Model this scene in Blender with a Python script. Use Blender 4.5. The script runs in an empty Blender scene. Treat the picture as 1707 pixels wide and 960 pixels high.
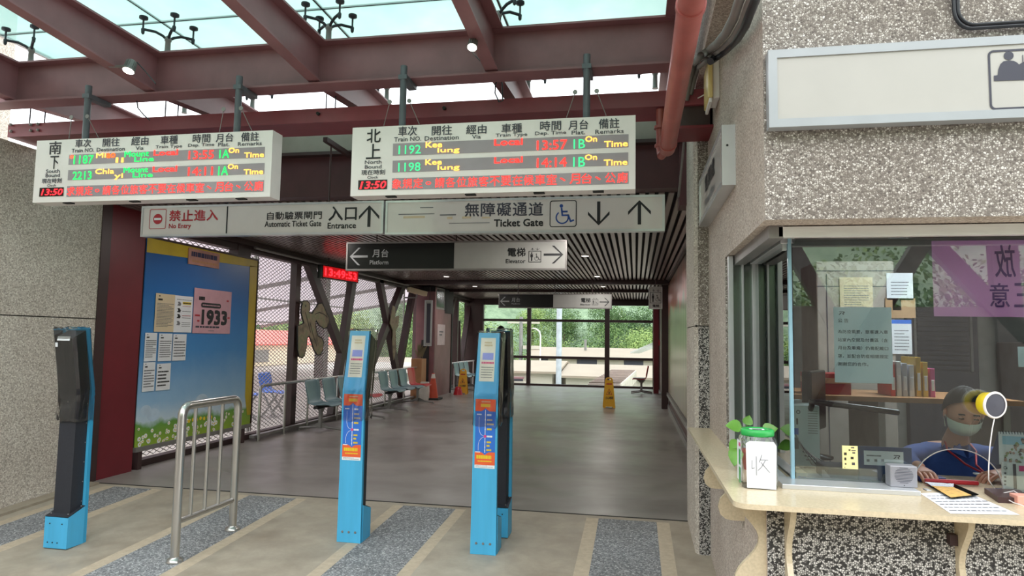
import bpy, bmesh, math, random
from mathutils import Vector, Matrix, noise
random.seed(7)
S = bpy.context.scene
COL = S.collection
PI = math.pi

# ---------------------------------------------------------------- camera
CAM_F, YAW, PITCH, ROLL, CAM_H = 1101.56, .185582, .0775670, .0166354, 1.45
fwd = Vector((-math.sin(YAW)*math.cos(PITCH), math.cos(YAW)*math.cos(PITCH), math.sin(PITCH)))
rt0 = Vector((math.cos(YAW), math.sin(YAW), 0)); up0 = rt0.cross(fwd)
RT = rt0*math.cos(ROLL)+up0*math.sin(ROLL); UP = -rt0*math.sin(ROLL)+up0*math.cos(ROLL)
cd = bpy.data.cameras.new('camera'); cam = bpy.data.objects.new('camera', cd); COL.objects.link(cam)
cd.sensor_width = 36; cd.lens = 36*CAM_F/1707; cd.clip_start = .05; cd.clip_end = 600
M = Matrix((RT, UP, -fwd)).transposed().to_4x4(); M.translation = Vector((0, 0, CAM_H)); cam.matrix_world = M
S.camera = cam
S.view_settings.view_transform = 'Standard'; S.view_settings.look = 'None'
S.view_settings.gamma = 1; S.view_settings.exposure = 0.22; S.view_settings.use_curve_mapping = False
# ---------------------------------------------------------------- overcast sky
W = bpy.data.worlds.new('overcast_sky'); S.world = W; W.use_nodes = True
wn = W.node_tree.nodes; wl = W.node_tree.links
bg = wn['Background']; tc = wn.new('ShaderNodeTexCoord'); mp = wn.new('ShaderNodeMapping'); mp.inputs['Scale'].default_value = (1, 1, 3)
ns = wn.new('ShaderNodeTexNoise'); ns.inputs['Scale'].default_value = 2.2; ns.inputs['Detail'].default_value = 4
cr = wn.new('ShaderNodeValToRGB'); cr.color_ramp.elements[0].color = (.80, .86, .93, 1); cr.color_ramp.elements[1].color = (1, 1, 1, 1)
wl.new(tc.outputs['Generated'], mp.inputs['Vector']); wl.new(mp.outputs['Vector'], ns.inputs['Vector'])
wl.new(ns.outputs['Fac'], cr.inputs['Fac']); wl.new(cr.outputs['Color'], bg.inputs['Color']); bg.inputs['Strength'].default_value = 3.0
sun = bpy.data.objects.new('veiled_sun', bpy.data.lights.new('veiled_sun', 'SUN')); COL.objects.link(sun)
sun.data.energy = .9; sun.data.angle = math.radians(60); sun.rotation_euler = (math.radians(35), math.radians(-12), 0)
S.cycles.max_bounces = 10; S.cycles.transparent_max_bounces = 24; S.cycles.diffuse_bounces = 5

# ---------------------------------------------------------------- points of the place seen along a line of sight
def ray(x, y): return fwd + RT*((x-853.5)/CAM_F) - UP*((y-480)/CAM_F)
EYE = Vector((0, 0, CAM_H))
def onX(x, y, X): d = ray(x, y); return EYE + d*(X/d.x)
def onY(x, y, Y): d = ray(x, y); return EYE + d*(Y/d.y)
def onZ(x, y, Z): d = ray(x, y); return EYE + d*((Z-CAM_H)/d.z)

# ---------------------------------------------------------------- materials
def lin(c): return tuple([((v/255)/12.92 if v/255 <= .04045 else ((v/255+.055)/1.055)**2.4) for v in c]) + (1,)
def new_mat(name):
    m = bpy.data.materials.new(name); m.use_nodes = True
    nt = m.node_tree; return m, nt, nt.nodes['Principled BSDF']
def coords(nt, scale=(1, 1, 1), kind='Object'):
    t = nt.nodes.new('ShaderNodeTexCoord'); p = nt.nodes.new('ShaderNodeMapping'); p.inputs['Scale'].default_value = scale
    nt.links.new(t.outputs[kind], p.inputs['Vector']); return p.outputs['Vector']
def ramp(nt, fac, stops):
    r = nt.nodes.new('ShaderNodeValToRGB'); e = r.color_ramp.elements
    e[0].position, e[0].color = stops[0]; e[1].position, e[1].color = stops[-1]
    for p, c in stops[1:-1]: n = e.new(p); n.color = c
    nt.links.new(fac, r.inputs['Fac']); return r.outputs['Color']
def mixc(nt, fac, a, b, mode='MIX'):
    m = nt.nodes.new('ShaderNodeMix'); m.data_type = 'RGBA'; m.blend_type = mode
    for s, v in ((m.inputs[0], fac), (m.inputs[6], a), (m.inputs[7], b)):
        if isinstance(v, (int, float, tuple)): s.default_value = v
        else: nt.links.new(v, s)
    return m.outputs[2]
def noisef(nt, vec, scale, detail=4, rough=.55):
    n = nt.nodes.new('ShaderNodeTexNoise'); n.inputs['Scale'].default_value = scale; n.inputs['Detail'].default_value = detail; n.inputs['Roughness'].default_value = rough
    nt.links.new(vec, n.inputs['Vector']); return n.outputs['Fac']
def bump(nt, b, h, strength, dist=.01):
    n = nt.nodes.new('ShaderNodeBump'); n.inputs['Strength'].default_value = strength; n.inputs['Distance'].default_value = dist
    nt.links.new(h, n.inputs['Height']); nt.links.new(n.outputs['Normal'], b.inputs['Normal'])
def mat(name, c, rough=.5, metal=0, var=.12, scale=6, bmp=0, spec=.5, stretch=(1, 1, 1), coat=0):
    m, nt, b = new_mat(name); b.inputs['Roughness'].default_value = rough; b.inputs['Metallic'].default_value = metal
    b.inputs['Specular IOR Level'].default_value = spec; b.inputs['Coat Weight'].default_value = coat
    base = lin(c); v = coords(nt, stretch); f = noisef(nt, v, scale)
    lo = tuple(x*(1-var) for x in base[:3])+(1,); hi = tuple(min(1, x*(1+var)) for x in base[:3])+(1,)
    nt.links.new(ramp(nt, f, [(.3, lo), (.7, hi)]), b.inputs['Base Color'])
    if bmp: bump(nt, b, noisef(nt, v, scale*6), bmp)
    return m
def emat(name, c, strength):
    m, nt, b = new_mat(name); b.inputs['Base Color'].default_value = lin(c); b.inputs['Emission Color'].default_value = lin(c); b.inputs['Emission Strength'].default_value = strength
    b.inputs['Roughness'].default_value = .6
    return m
def stone(name, stops, matrix, scale, edge=.06, rough=.75, tint=None, bstr=.6):
    """exposed pebbles set in cement"""
    m, nt, b = new_mat(name); v = coords(nt); b.inputs['Roughness'].default_value = rough
    a = nt.nodes.new('ShaderNodeTexVoronoi'); a.inputs['Scale'].default_value = scale; nt.links.new(v, a.inputs['Vector'])
    d = nt.nodes.new('ShaderNodeTexVoronoi'); d.feature = 'DISTANCE_TO_EDGE'; d.inputs['Scale'].default_value = scale; nt.links.new(v, d.inputs['Vector'])
    sp = nt.nodes.new('ShaderNodeSeparateColor'); nt.links.new(a.outputs['Color'], sp.inputs[0])
    st = ramp(nt, sp.outputs[0], [(p, lin(c)) for p, c in stops])
    e = ramp(nt, d.outputs['Distance'], [(edge*.4, (0, 0, 0, 1)), (edge*1.6, (1, 1, 1, 1))])
    c = mixc(nt, e, lin(matrix), st)
    big = ramp(nt, noisef(nt, v, 1.3, 3), [(.35, (.82, .80, .78, 1)), (.65, (1, 1, 1, 1))])
    c = mixc(nt, 1.0, c, big, 'MULTIPLY')
    nt.links.new(c, b.inputs['Base Color']); bump(nt, b, e, bstr, .004)
    return m
def glass(name, tint, ior=1.5, gain=1.0, rough=0):
    """a clear pane: lets light straight through and mirrors by Fresnel"""
    m, nt, b = new_mat(name); nt.nodes.remove(b); out = nt.nodes['Material Output']
    t = nt.nodes.new('ShaderNodeBsdfTransparent'); t.inputs[0].default_value = tint
    g = nt.nodes.new('ShaderNodeBsdfGlossy'); g.inputs['Roughness'].default_value = rough
    f = nt.nodes.new('ShaderNodeFresnel'); f.inputs[0].default_value = ior
    mu = nt.nodes.new('ShaderNodeMath'); mu.operation = 'MULTIPLY'; mu.use_clamp = True; mu.inputs[1].default_value = gain
    mx = nt.nodes.new('ShaderNodeMixShader'); nt.links.new(f.outputs[0], mu.inputs[0]); nt.links.new(mu.outputs[0], mx.inputs[0])
    nt.links.new(t.outputs[0], mx.inputs[1]); nt.links.new(g.outputs[0], mx.inputs[2]); nt.links.new(mx.outputs[0], out.inputs[0])
    return m

m_steel = mat('burgundy_steel', (134, 92, 96), .5, 0, .16, 3, .05)
m_steel2 = mat('maroon_channel_paint', (134, 60, 70), .4, 0, .14, 4)
m_darksteel = mat('dark_brown_steel', (62, 42, 42), .45, 0, .15, 4)
m_panel = mat('burgundy_panel', (112, 30, 40), .45, 0, .12, 2)
m_lintel = mat('dark_maroon_lintel', (78, 42, 46), .5, 0, .2, 3)
m_graypole = mat('grey_painted_pole', (92, 96, 102), .45)
m_white = mat('white_enamel', (236, 229, 226), .35, 0, .03)
m_signface = mat('pale_sign_face', (220, 215, 211), .18, 0, .03, coat=.4)
m_alu = mat('aluminium_profile', (206, 208, 210), .3, .55, .05)
m_bigface = mat('darkened_white_acrylic', (184, 181, 176), .2, 0, .05, 2, coat=.3); m_dullalu = mat('dull_white_frame', (168, 172, 176), .35, .2, .04)  # big sign and frame: white darkened in colour so strong front light does not clip
m_aluwhite = mat('pale_aluminium_strip', (222, 221, 218), .35, .1, .05, 9, 0, .5, (1, 8, 8))
m_black = mat('black_print', (26, 27, 30), .5, 0, .1)
m_darkgray = mat('charcoal_print', (62, 62, 74), .5, 0, .05)
m_redprint = mat('crimson_print', (176, 32, 44), .5, 0, .05)
m_blueprint = mat('blue_print', (38, 78, 156), .5, 0, .05)
m_blackface = mat('black_sign_face', (12, 13, 14), .25, 0, .1)
m_grayface = mat('grey_sign_face', (176, 176, 172), .25, 0, .04)
m_grayprint = mat('light_grey_print', (176, 178, 180), .4)
m_chrome = mat('brushed_stainless', (196, 194, 190), .28, .92, .06, 14, 0, .5, (1, 1, .2))
m_ledpanel = mat('led_matrix_panel', (156, 146, 152), .35, 0, .12, 3)
m_ledblack = mat('clock_black_panel', (34, 8, 12), .3)
m_red = emat('red_led', (255, 46, 40), 1.9); m_green = emat('green_led', (30, 240, 100), 1.25); m_teal = emat('teal_led', (60, 205, 130), 1.15)
m_yellow = emat('yellow_led', (255, 200, 90), 1.25); m_orange = emat('orange_led', (255, 96, 30), 1.5)
m_redglow = emat('red_clock_glow', (200, 6, 16), .45); m_redhot = emat('bright_red_digit', (255, 34, 44), 2.6)
m_blue = mat('sky_blue_powder_coat', (74, 176, 222), .42, 0, .10, 3, 0, .5, (3, 3, .35))
m_bluedark = mat('teal_blue_side_paint', (52, 160, 206), .45, 0, .06, 3)
m_blkplastic = mat('black_textured_plastic', (40, 42, 50), .6, 0, .08, 60, .1)
m_teal_seat = mat('grey_teal_seat_plastic', (112, 138, 146), .38, 0, .06, 4)
m_red_seat = mat('red_seat_plastic', (186, 40, 48), .38, 0, .06, 4)
m_castleg = mat('grey_cast_leg', (138, 134, 132), .4, .4)
m_yelplastic = mat('yellow_sign_plastic', (226, 168, 34), .4, 0, .06)
m_orange_cone = mat('faded_orange_cone', (196, 78, 54), .5)
m_conewhite = mat('reflective_band', (214, 208, 200), .5)
m_redpipe = mat('red_pipe_paint', (156, 82, 76), .4, 0, .18, 5, .03)
m_fascia = mat('dull_metal_fascia', (150, 142, 132), .5, .1, .15, 3)
m_satin = mat('satin_jamb_metal', (132, 142, 138), .22, .85, .1, 2, 0, .5, (1, 1, .3))
m_conduit = mat('grey_conduit', (124, 120, 118), .5, .2)
m_cable = mat('black_cable_rubber', (30, 32, 38), .4)
m_counter = mat('speckled_cream_stone', (206, 190, 160), .22, 0, .1, 90, 0, .5)
m_ironclear = glass('booth_glass', (.92, .975, .965, 1), 1.6, 2.3)
m_sideglass = glass('side_glass', (.72, .84, .82, 1), 1.6, 1.5)
m_winglass = glass('end_window_glass', (.93, .96, .95, 1), 1.3, .6)
m_wrap = glass('clear_plastic_film', (.985, .99, .995, 1), 1.5, 1.9, .10)
m_glassedge = mat('aqua_glass_edge', (136, 172, 186), .2)
m_paper = mat('white_paper', (226, 228, 232), .7, 0, .03)
m_cream = mat('cream_paper', (214, 196, 164), .7, 0, .03)
m_pink = mat('pink_paper', (204, 158, 168), .7, 0, .08)
m_inkgray = mat('grey_ink', (120, 120, 124), .7); m_yelpaint = mat('yellow_print', (232, 200, 40), .5, 0, .06, 12)
m_white_print = mat('white_print', (236, 238, 240), .5, 0, .02)
m_orangeprint = mat('orange_print', (236, 98, 52), .5, 0, .03); m_mapblue = mat('map_blue_print', (48, 112, 206), .5, 0, .03)
m_magenta = mat('magenta_print', (220, 60, 130), .5); m_wood = mat('tan_wood', (176, 128, 88), .5, 0, .15, 5, 0, .5, (1, 8, 1))
m_rubber = mat('dark_rubber', (34, 32, 32), .7)
m_mesh = mat('galvanised_expanded_mesh', (176, 172, 170), .4, .5)
m_inner = mat('booth_inner_wall', (150, 146, 140), .8); m_cabinet = mat('office_cabinet_beige', (168, 156, 146), .5)
m_skin = mat('skin', (206, 148, 122), .5, 0, .05, 20); m_hair = mat('black_hair', (24, 20, 20), .5, 0, .2, 60, .3)
m_uniform = mat('blue_uniform_cloth', (58, 84, 150), .8, 0, .08, 30); m_mask = mat('pale_face_mask', (206, 214, 196), .8, 0, .03)

def concrete(name, a, b_, rough=(.35, .6), scale=1.0, streak=(1, 1, 1), spec=.5, bstr=.10):
    m, nt, b = new_mat(name); v = coords(nt, streak)
    n1 = noisef(nt, v, .8*scale, 8, .6); n2 = noisef(nt, coords(nt) if streak != (1, 1, 1) else v, 5*scale if streak == (1, 1, 1) else 2.2, 6 if streak == (1, 1, 1) else 3, .7 if streak == (1, 1, 1) else .5)
    c = ramp(nt, n1, [(.35, lin(a)), (.65, lin(b_))])
    c = mixc(nt, .25 if streak == (1, 1, 1) else .12, c, ramp(nt, n2, [(.35, lin([x*.75 for x in a])), (.65, lin([min(255, x*1.12) for x in b_]))]))
    nt.links.new(c, b.inputs['Base Color'])
    r = nt.nodes.new('ShaderNodeMapRange'); r.inputs[1].default_value = .35; r.inputs[2].default_value = .65; r.inputs[3].default_value = rough[0]; r.inputs[4].default_value = rough[1]
    nt.links.new(n2, r.inputs[0]); nt.links.new(r.outputs[0], b.inputs['Roughness']); b.inputs['Specular IOR Level'].default_value = spec
    bump(nt, b, n2, bstr, .004)
    if streak != (1, 1, 1):
        n3 = noisef(nt, coords(nt, (.4, 1.2, 1)), 1.2, 1, .3); q = nt.nodes.new('ShaderNodeBump'); q.inputs['Strength'].default_value = .05; q.inputs['Distance'].default_value = .02
        nt.links.new(n3, q.inputs['Height']); nt.links.new(q.outputs['Normal'], b.inputs['Normal'])
    return m
m_corridor = concrete('corridor_floor_concrete', (116, 109, 104), (144, 137, 131), (.28, .44), 1, (.35, 1.1, 1), bstr=.03)
m_plat = concrete('platform_concrete', (142, 128, 110), (176, 166, 150), (.5, .75), 1.2)
m_tan = mat('tan_stone_strip', (186, 170, 148), .8, 0, .1, 25, .3)
m_gravel = stone('grey_pebble_paving', [(0, (96, 98, 102)), (.5, (138, 140, 142)), (.85, (172, 172, 174)), (1, (208, 208, 208))], (112, 112, 114), 95, .05, .8, bstr=.3)
m_wallagg = stone('pebble_dash_wall', [(0, (96, 88, 84)), (.3, (140, 132, 124)), (.6, (190, 184, 174)), (1, (236, 232, 226))], (128, 120, 112), 116, .12, bstr=.4)
m_wallagg2 = stone('washed_pebble_wall_fine', [(0, (150, 136, 126)), (.5, (206, 192, 180)), (1, (236, 228, 218))], (184, 170, 160), 120, .08, bstr=.35)
m_wallbw = stone('black_white_pebble_wall', [(0, (40, 40, 40)), (.30, (66, 64, 62)), (.40, (200, 198, 192)), (1, (240, 238, 234))], (66, 64, 62), 125, .11, bstr=.4)
m_leftwall = stone('grey_washed_wall', [(0, (160, 150, 140)), (.5, (216, 206, 194)), (1, (242, 236, 226))], (198, 188, 176), 90, .08, bstr=.3)

# ---------------------------------------------------------------- mesh helpers
class MB:
    """collects shapes (world coordinates) and links them as one mesh object"""
    def __init__(s, *mats): s.v = []; s.f = []; s.mi = []; s.sm = []; s.mats = list(mats)
    def mid(s, m):
        if m is None: return 0
        if isinstance(m, int): return m
        if m not in s.mats: s.mats.append(m)
        return s.mats.index(m)
    def add(s, vs, fs, m=None, smooth=False):
        k = len(s.v); i = s.mid(m); s.v += [tuple(p) for p in vs]
        for f in fs: s.f.append([k+a for a in f]); s.mi.append(i); s.sm.append(smooth)
        return s
    def box(s, x0, x1, y0, y1, z0, z1, m=None):
        return s.add([(x, y, z) for z in (z0, z1) for y in (y0, y1) for x in (x0, x1)],
                     [(0, 2, 3, 1), (4, 5, 7, 6), (0, 1, 5, 4), (2, 6, 7, 3), (0, 4, 6, 2), (1, 3, 7, 5)], m)
    def bar(s, p0, p1, w, h, m=None, up=(0, 0, 1)):
        p0 = Vector(p0); p1 = Vector(p1); d = (p1-p0).normalized(); up = Vector(up)
        a = d.cross(up)
        if a.length < 1e-4: a = d.cross(Vector((0, 1, 0)))
        a.normalize(); b = a.cross(d).normalized(); a *= w/2; b *= h/2
        return s.add([p0-a-b, p0+a-b, p0+a+b, p0-a+b, p1-a-b, p1+a-b, p1+a+b, p1-a+b],
                     [(0, 3, 2, 1), (4, 5, 6, 7), (0, 1, 5, 4), (1, 2, 6, 5), (2, 3, 7, 6), (3, 0, 4, 7)], m)
    def tube(s, pts, r, m=None, n=12, caps=True, r1=None):
        pts = [Vector(p) for p in pts]; rings = []; ref = None
        for i, p in enumerate(pts):
            d = (pts[min(i+1, len(pts)-1)]-pts[max(i-1, 0)]).normalized()
            if ref is None:
                ref = d.cross(Vector((0, 0, 1)));
                if ref.length < .05: ref = d.cross(Vector((0, 1, 0)))
            ref = (ref-d*ref.dot(d)).normalized(); b = d.cross(ref)
            q = r if r1 is None else r+(r1-r)*i/(len(pts)-1)
            rings.append([p+(ref*math.cos(2*PI*k/n)+b*math.sin(2*PI*k/n))*q for k in range(n)])
        vs = [v for R_ in rings for v in R_]; fs = []
        for i in range(len(rings)-1):
            for k in range(n): fs.append((i*n+k, i*n+(k+1) % n, (i+1)*n+(k+1) % n, (i+1)*n+k))
        s.add(vs, fs, m, True)
        if caps: s.add(rings[0], [tuple(range(n))[::-1]], m); s.add(rings[-1], [tuple(range(n))], m)
        return s
    def lathe(s, c, prof, m=None, n=24, axis=(0, 0, 1), smooth=True, caps=True):
        a = Vector(axis).normalized(); u = a.cross(Vector((0, 0, 1)) if abs(a.z) < .9 else Vector((0, 1, 0))).normalized(); w = a.cross(u); c = Vector(c); vs = []; fs = []
        for r, z in prof:
            for k in range(n): vs.append(c+a*z+(u*math.cos(2*PI*k/n)+w*math.sin(2*PI*k/n))*r)
        for i in range(len(prof)-1):
            for k in range(n): fs.append((i*n+k, i*n+(k+1) % n, (i+1)*n+(k+1) % n, (i+1)*n+k))
        s.add(vs, fs, m, smooth)
        if not caps: return s
        if prof[0][0] > 1e-5: s.add(vs[:n], [tuple(range(n))[::-1]], m)
        if prof[-1][0] > 1e-5: s.add(vs[-n:], [tuple(range(n))], m)
        return s
    def prism(s, poly, t, m=None, side=None):
        """polygon (3-D points) thickened along vector t"""
        n = len(poly); t = Vector(t); a = [Vector(p) for p in poly]; b = [p+t for p in a]
        s.add(a, [tuple(range(n))], m); s.add(b, [tuple(range(n))[::-1]], m)
        s.add(a+b, [(i, n+i, n+(i+1) % n, (i+1) % n) for i in range(n)], side if side is not None else m); return s
    def ibeam(s, p0, p1, h, w, tf=.014, tw=.01, m=None):
        """steel I-section, p0-p1 on its axis"""
        p0 = Vector(p0); p1 = Vector(p1); up = Vector((0, 0, 1)); d = (p1-p0).normalized()
        u = up-d*up.dot(d)
        if u.length < .05: u = Vector((0, 1, 0))
        u.normalize()
        s.bar(p0+u*(h/2-tf/2), p1+u*(h/2-tf/2), w, tf, m, u); s.bar(p0-u*(h/2-tf/2), p1-u*(h/2-tf/2), w, tf, m, u); s.bar(p0, p1, tw, h-2*tf, m, u); return s
    def build(s, name, parent=None, bevel=0, base=None):
        me = bpy.data.meshes.new(name); off = Vector((0, 0, 0))
        if parent is not None: off = world_loc(parent)
        elif base is not None: off = Vector(base)
        elif s.v:
            xs = [v[0] for v in s.v]; ys = [v[1] for v in s.v]; zs = [v[2] for v in s.v]
            off = Vector(((min(xs)+max(xs))/2, (min(ys)+max(ys))/2, min(zs)))
        me.from_pydata([(v[0]-off.x, v[1]-off.y, v[2]-off.z) for v in s.v], [], s.f)
        for m in s.mats: me.materials.append(m)
        me.polygons.foreach_set('material_index', s.mi); me.polygons.foreach_set('use_smooth', s.sm); me.update()
        o = bpy.data.objects.new(name, me); COL.objects.link(o)
        if parent is not None: o.parent = parent
        else: o.location = off
        if bevel:
            b = o.modifiers.new('edges', 'BEVEL'); b.width = bevel; b.segments = 2; b.limit_method = 'ANGLE'; b.angle_limit = .7
        return o
def world_loc(o):
    v = Vector(o.location)
    while o.parent: o = o.parent; v += o.location
    return v
def tag(o, label=None, cat=None, group=None, kind=None):
    if label: o['label'] = label
    if cat: o['category'] = cat
    if group: o['group'] = group
    if kind: o['kind'] = kind
    return o
def thing(name, loc, label, cat, group=None):
    o = bpy.data.objects.new(name, None); COL.objects.link(o); o.location = loc; o.empty_display_size = .1
    return tag(o, label, cat, group)
def struct(mb, name, parent=None, bevel=0):
    o = mb.build(name, parent, bevel)
    if parent is None: o['kind'] = 'structure'
    return o
def sroot(name, loc=(0, 0, 0)):
    o = bpy.data.objects.new(name, None); COL.objects.link(o); o.location = loc; o['kind'] = 'structure'; return o
def copy_tree(o, parent=None):
    c = o.copy(); COL.objects.link(c); c.parent = parent
    for ch in [x for x in COL.objects if x.parent == o]: copy_tree(ch, c)
    return c

# ---------------------------------------------------------------- lettering
_txt = {}
MONO = None
def glyphs(body, bold=0, mono=False, shear=0):
    bold = 0
    key = (body, bold, mono, shear)
    if key in _txt: return _txt[key]
    c = bpy.data.curves.new('t', 'FONT'); c.body = body; c.size = 1; c.offset = bold; c.resolution_u = 2; c.shear = shear
    o = bpy.data.objects.new('t', c); COL.objects.link(o)
    dg = bpy.context.evaluated_depsgraph_get(); me = bpy.data.meshes.new_from_object(o.evaluated_get(dg))
    vs = [(v.co.x, v.co.y) for v in me.vertices]; fs = [tuple(p.vertices) for p in me.polygons]
    bpy.data.objects.remove(o); bpy.data.curves.remove(c); bpy.data.meshes.remove(me)
    _txt[key] = (vs, fs); return _txt[key]
class Plane:
    """a flat face: origin, direction to the right and up as one looks at it, and its outward normal"""
    def __init__(s, o, u, v): s.o = Vector(o); s.u = Vector(u).normalized(); s.v = Vector(v).normalized(); s.n = s.u.cross(s.v)
    def at(s, a, b, off=0): return s.o+s.u*a+s.v*b+s.n*off
    def hit(s, x, y):
        d = ray(x, y); t = (s.o-EYE).dot(s.n)/d.dot(s.n); p = EYE+d*t-s.o; return p.dot(s.u), p.dot(s.v)
    def px(s, x0, y0, x1, y1):
        xm, ym = (x0+x1)/2, (y0+y1)/2
        return s.hit(x0, ym)[0], s.hit(x1, ym)[0], s.hit(xm, y1)[1], s.hit(xm, y0)[1]
    def px4(s, tl, bl, tr, br):
        h = [s.hit(*p) for p in (tl, bl, tr, br)]
        return (h[0][0]+h[1][0])/2, (h[2][0]+h[3][0])/2, (h[1][1]+h[3][1])/2, (h[0][1]+h[2][1])/2
def patch(mb, P, r, m, off=.001, t=0):
    a0, a1, b0, b1 = r; q = [P.at(a0, b0, off), P.at(a1, b0, off), P.at(a1, b1, off), P.at(a0, b1, off)]
    if t: mb.prism(q[::-1], -P.n*t, m)
    else: mb.add(q, [(0, 1, 2, 3)], m)
def shape(mb, P, pts, m, off=.002):
    q = [P.at(a, b, off) for a, b in pts]; mb.add(q, [tuple(range(len(q)))], m)
def strips(mb, P, pts, w, m, off=.002, closed=False):
    """a drawn line of width w"""
    n = len(pts); rng = range(n if closed else n-1)
    for i in rng:
        a = Vector(pts[i]); b = Vector(pts[(i+1) % n]); d = (b-a)
        if d.length < 1e-6: continue
        d.normalize(); e = Vector((-d.y, d.x))*w/2; a = a-d*w*.3; b = b+d*w*.3
        shape(mb, P, [a-e, b-e, b+e, a+e], m, off+.00012*(i % 3)+(.0003 if i == n-1 else 0))
def arc(cx, cy, r, a0, a1, n=20): return [(cx+r*math.cos(math.radians(a0+(a1-a0)*i/n)), cy+r*math.sin(math.radians(a0+(a1-a0)*i/n))) for i in range(n+1)]
def write(mb, P, r, body, m, bold=0, off=.0025, shear=0):
    """letters fitted to the rectangle r = (left, right, bottom, top)"""
    vs, fs = glyphs(body, bold, False, shear)
    if not vs: return
    xs = [v[0] for v in vs]; ys = [v[1] for v in vs]; x0, x1, y0, y1 = min(xs), max(xs), min(ys), max(ys)
    sx = (r[1]-r[0])/max(1e-6, x1-x0); sy = (r[3]-r[2])/max(1e-6, y1-y0)
    e = bold*min(abs(sx), sy)*.9                      # heavier strokes: the outline again, nudged to each side
    for q, (dx, dy) in enumerate(((0, 0),) if not e else ((-e, -e), (e, -e), (e, e), (-e, e))): mb.add([P.at(r[0]+(v[0]-x0)*sx+dx, r[2]+(v[1]-y0)*sy+dy, off+q*.0003) for v in vs], fs, m)
def lines(mb, P, r, n, m, off=.0015, fill=.5, seed=1, head=False):
    """rows of print too small to read"""
    rnd = random.Random(seed); a0, a1, b0, b1 = r; h = (b1-b0)/n
    for i in range(n):
        y = b1-h*(i+.5); x = a0; end = a1-(a1-a0)*rnd.choice((0, 0, .1, .3))
        while x < end:
            w = (a1-a0)*rnd.uniform(.04, .14); patch(mb, P, (x, min(end, x+w), y-h*fill/2, y+h*fill/2), m, off); x += w+(a1-a0)*.015
def facing(Y): return Plane((0, Y, 0), (1, 0, 0), (0, 0, 1))             # faces the camera side (-Y)
def leftface(X): return Plane((X, 0, 0), (0, 1, 0), (0, 0, 1))            # on the left, faces +X
def rightface(X): return Plane((X, 0, 0), (0, -1, 0), (0, 0, 1))          # on the right, faces -X
def ring_icon(mb, P, c, r, w, m, off=.002, a0=0, a1=360): strips(mb, P, arc(c[0], c[1], r, a0, a1, 24), w, m, off)
def disc(mb, P, c, r, m, off=.002, ry=None): shape(mb, P, [(c[0]+r*math.cos(2*PI*k/24), c[1]+(ry or r)*math.sin(2*PI*k/24)) for k in range(24)], m, off)
def rrect(mb, P, r, w, m, off=.002):
    a0, a1, b0, b1 = r; q = (a1-a0)*.08
    pts = arc(a1-q, b1-q, q, 0, 90, 4)+arc(a0+q, b1-q, q, 90, 180, 4)+arc(a0+q, b0+q, q, 180, 270, 4)+arc(a1-q, b0+q, q, 270, 360, 4)
    strips(mb, P, pts, w, m, off, True)
def arrow(mb, P, r, d, m, off=.002, t=.2):
    """barbed arrow in r pointing d ('u','d','l','r')"""
    a0, a1, b0, b1 = r; cx, cy = (a0+a1)/2, (b0+b1)/2; hw, hh = (a1-a0)/2, (b1-b0)/2
    if d in 'ud': L, Wd = hh, hw
    else: L, Wd = hw, hh
    t = t*2*min(L, Wd)
    k = [(L, 0), (L-Wd*1.0, Wd), (L-Wd*1.0-t*1.1, Wd), (L-t*1.3-.0, t*.5), (-L, t*.5), (-L, -t*.5), (L-t*1.3, -t*.5), (L-Wd*1.0-t*1.1, -Wd), (L-Wd*1.0, -Wd)]
    f = {'r': lambda x, y: (cx+x, cy+y), 'l': lambda x, y: (cx-x, cy-y), 'u': lambda x, y: (cx-y, cy+x), 'd': lambda x, y: (cx+y, cy-x)}[d]
    shape(mb, P, [f(*p) for p in k], m, off)
def wheelchair(mb, P, r, m, off=.002):
    a0, a1, b0, b1 = r; W_ = a1-a0; H = b1-b0; g = lambda x, y: (a0+W_*x, b0+H*y); w = W_*.085
    disc(mb, P, g(.37, .88), W_*.09, m, off)
    strips(mb, P, [g(.38, .76), g(.42, .42), g(.72, .42), g(.84, .12), g(.98, .18)], w, m, off)
    strips(mb, P, [g(.42, .60), g(.66, .60)], w, m, off)
    c = g(.42, .32); strips(mb, P, arc(c[0], c[1], W_*.30, 130, 385, 20), w*.8, m, off)
def person_icon(mb, P, r, m, off=.002):
    a0, a1, b0, b1 = r; W_ = a1-a0; H = b1-b0; g = lambda x, y: (a0+W_*x, b0+H*y)
    disc(mb, P, g(.5, .9), H*.09, m, off)
    shape(mb, P, [g(.1, .78), g(.9, .78), g(.9, .42), g(.72, .42), g(.72, 0), g(.28, 0), g(.28, .42), g(.1, .42)], m, off)
def lift_icon(mb, P, r, m, off=.002, lw=.05):
    a0, a1, b0, b1 = r; W_ = a1-a0; H = b1-b0; q = (a0, a1, b0, b0+H*.78)
    strips(mb, P, [(q[0], q[2]), (q[1], q[2]), (q[1], q[3]), (q[0], q[3])], W_*lw, m, off, True)
    person_icon(mb, P, (a0+W_*.1, a0+W_*.36, b0+H*.08, b0+H*.70), m, off)
    wheelchair(mb, P, (a0+W_*.42, a0+W_*.95, b0+H*.08, b0+H*.62), m, off)
    arrow(mb, P, (a0+W_*.15, a0+W_*.42, b0+H*.83, b1), 'u', m, off); arrow(mb, P, (a0+W_*.58, a0+W_*.85, b0+H*.83, b1), 'd', m, off)
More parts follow.
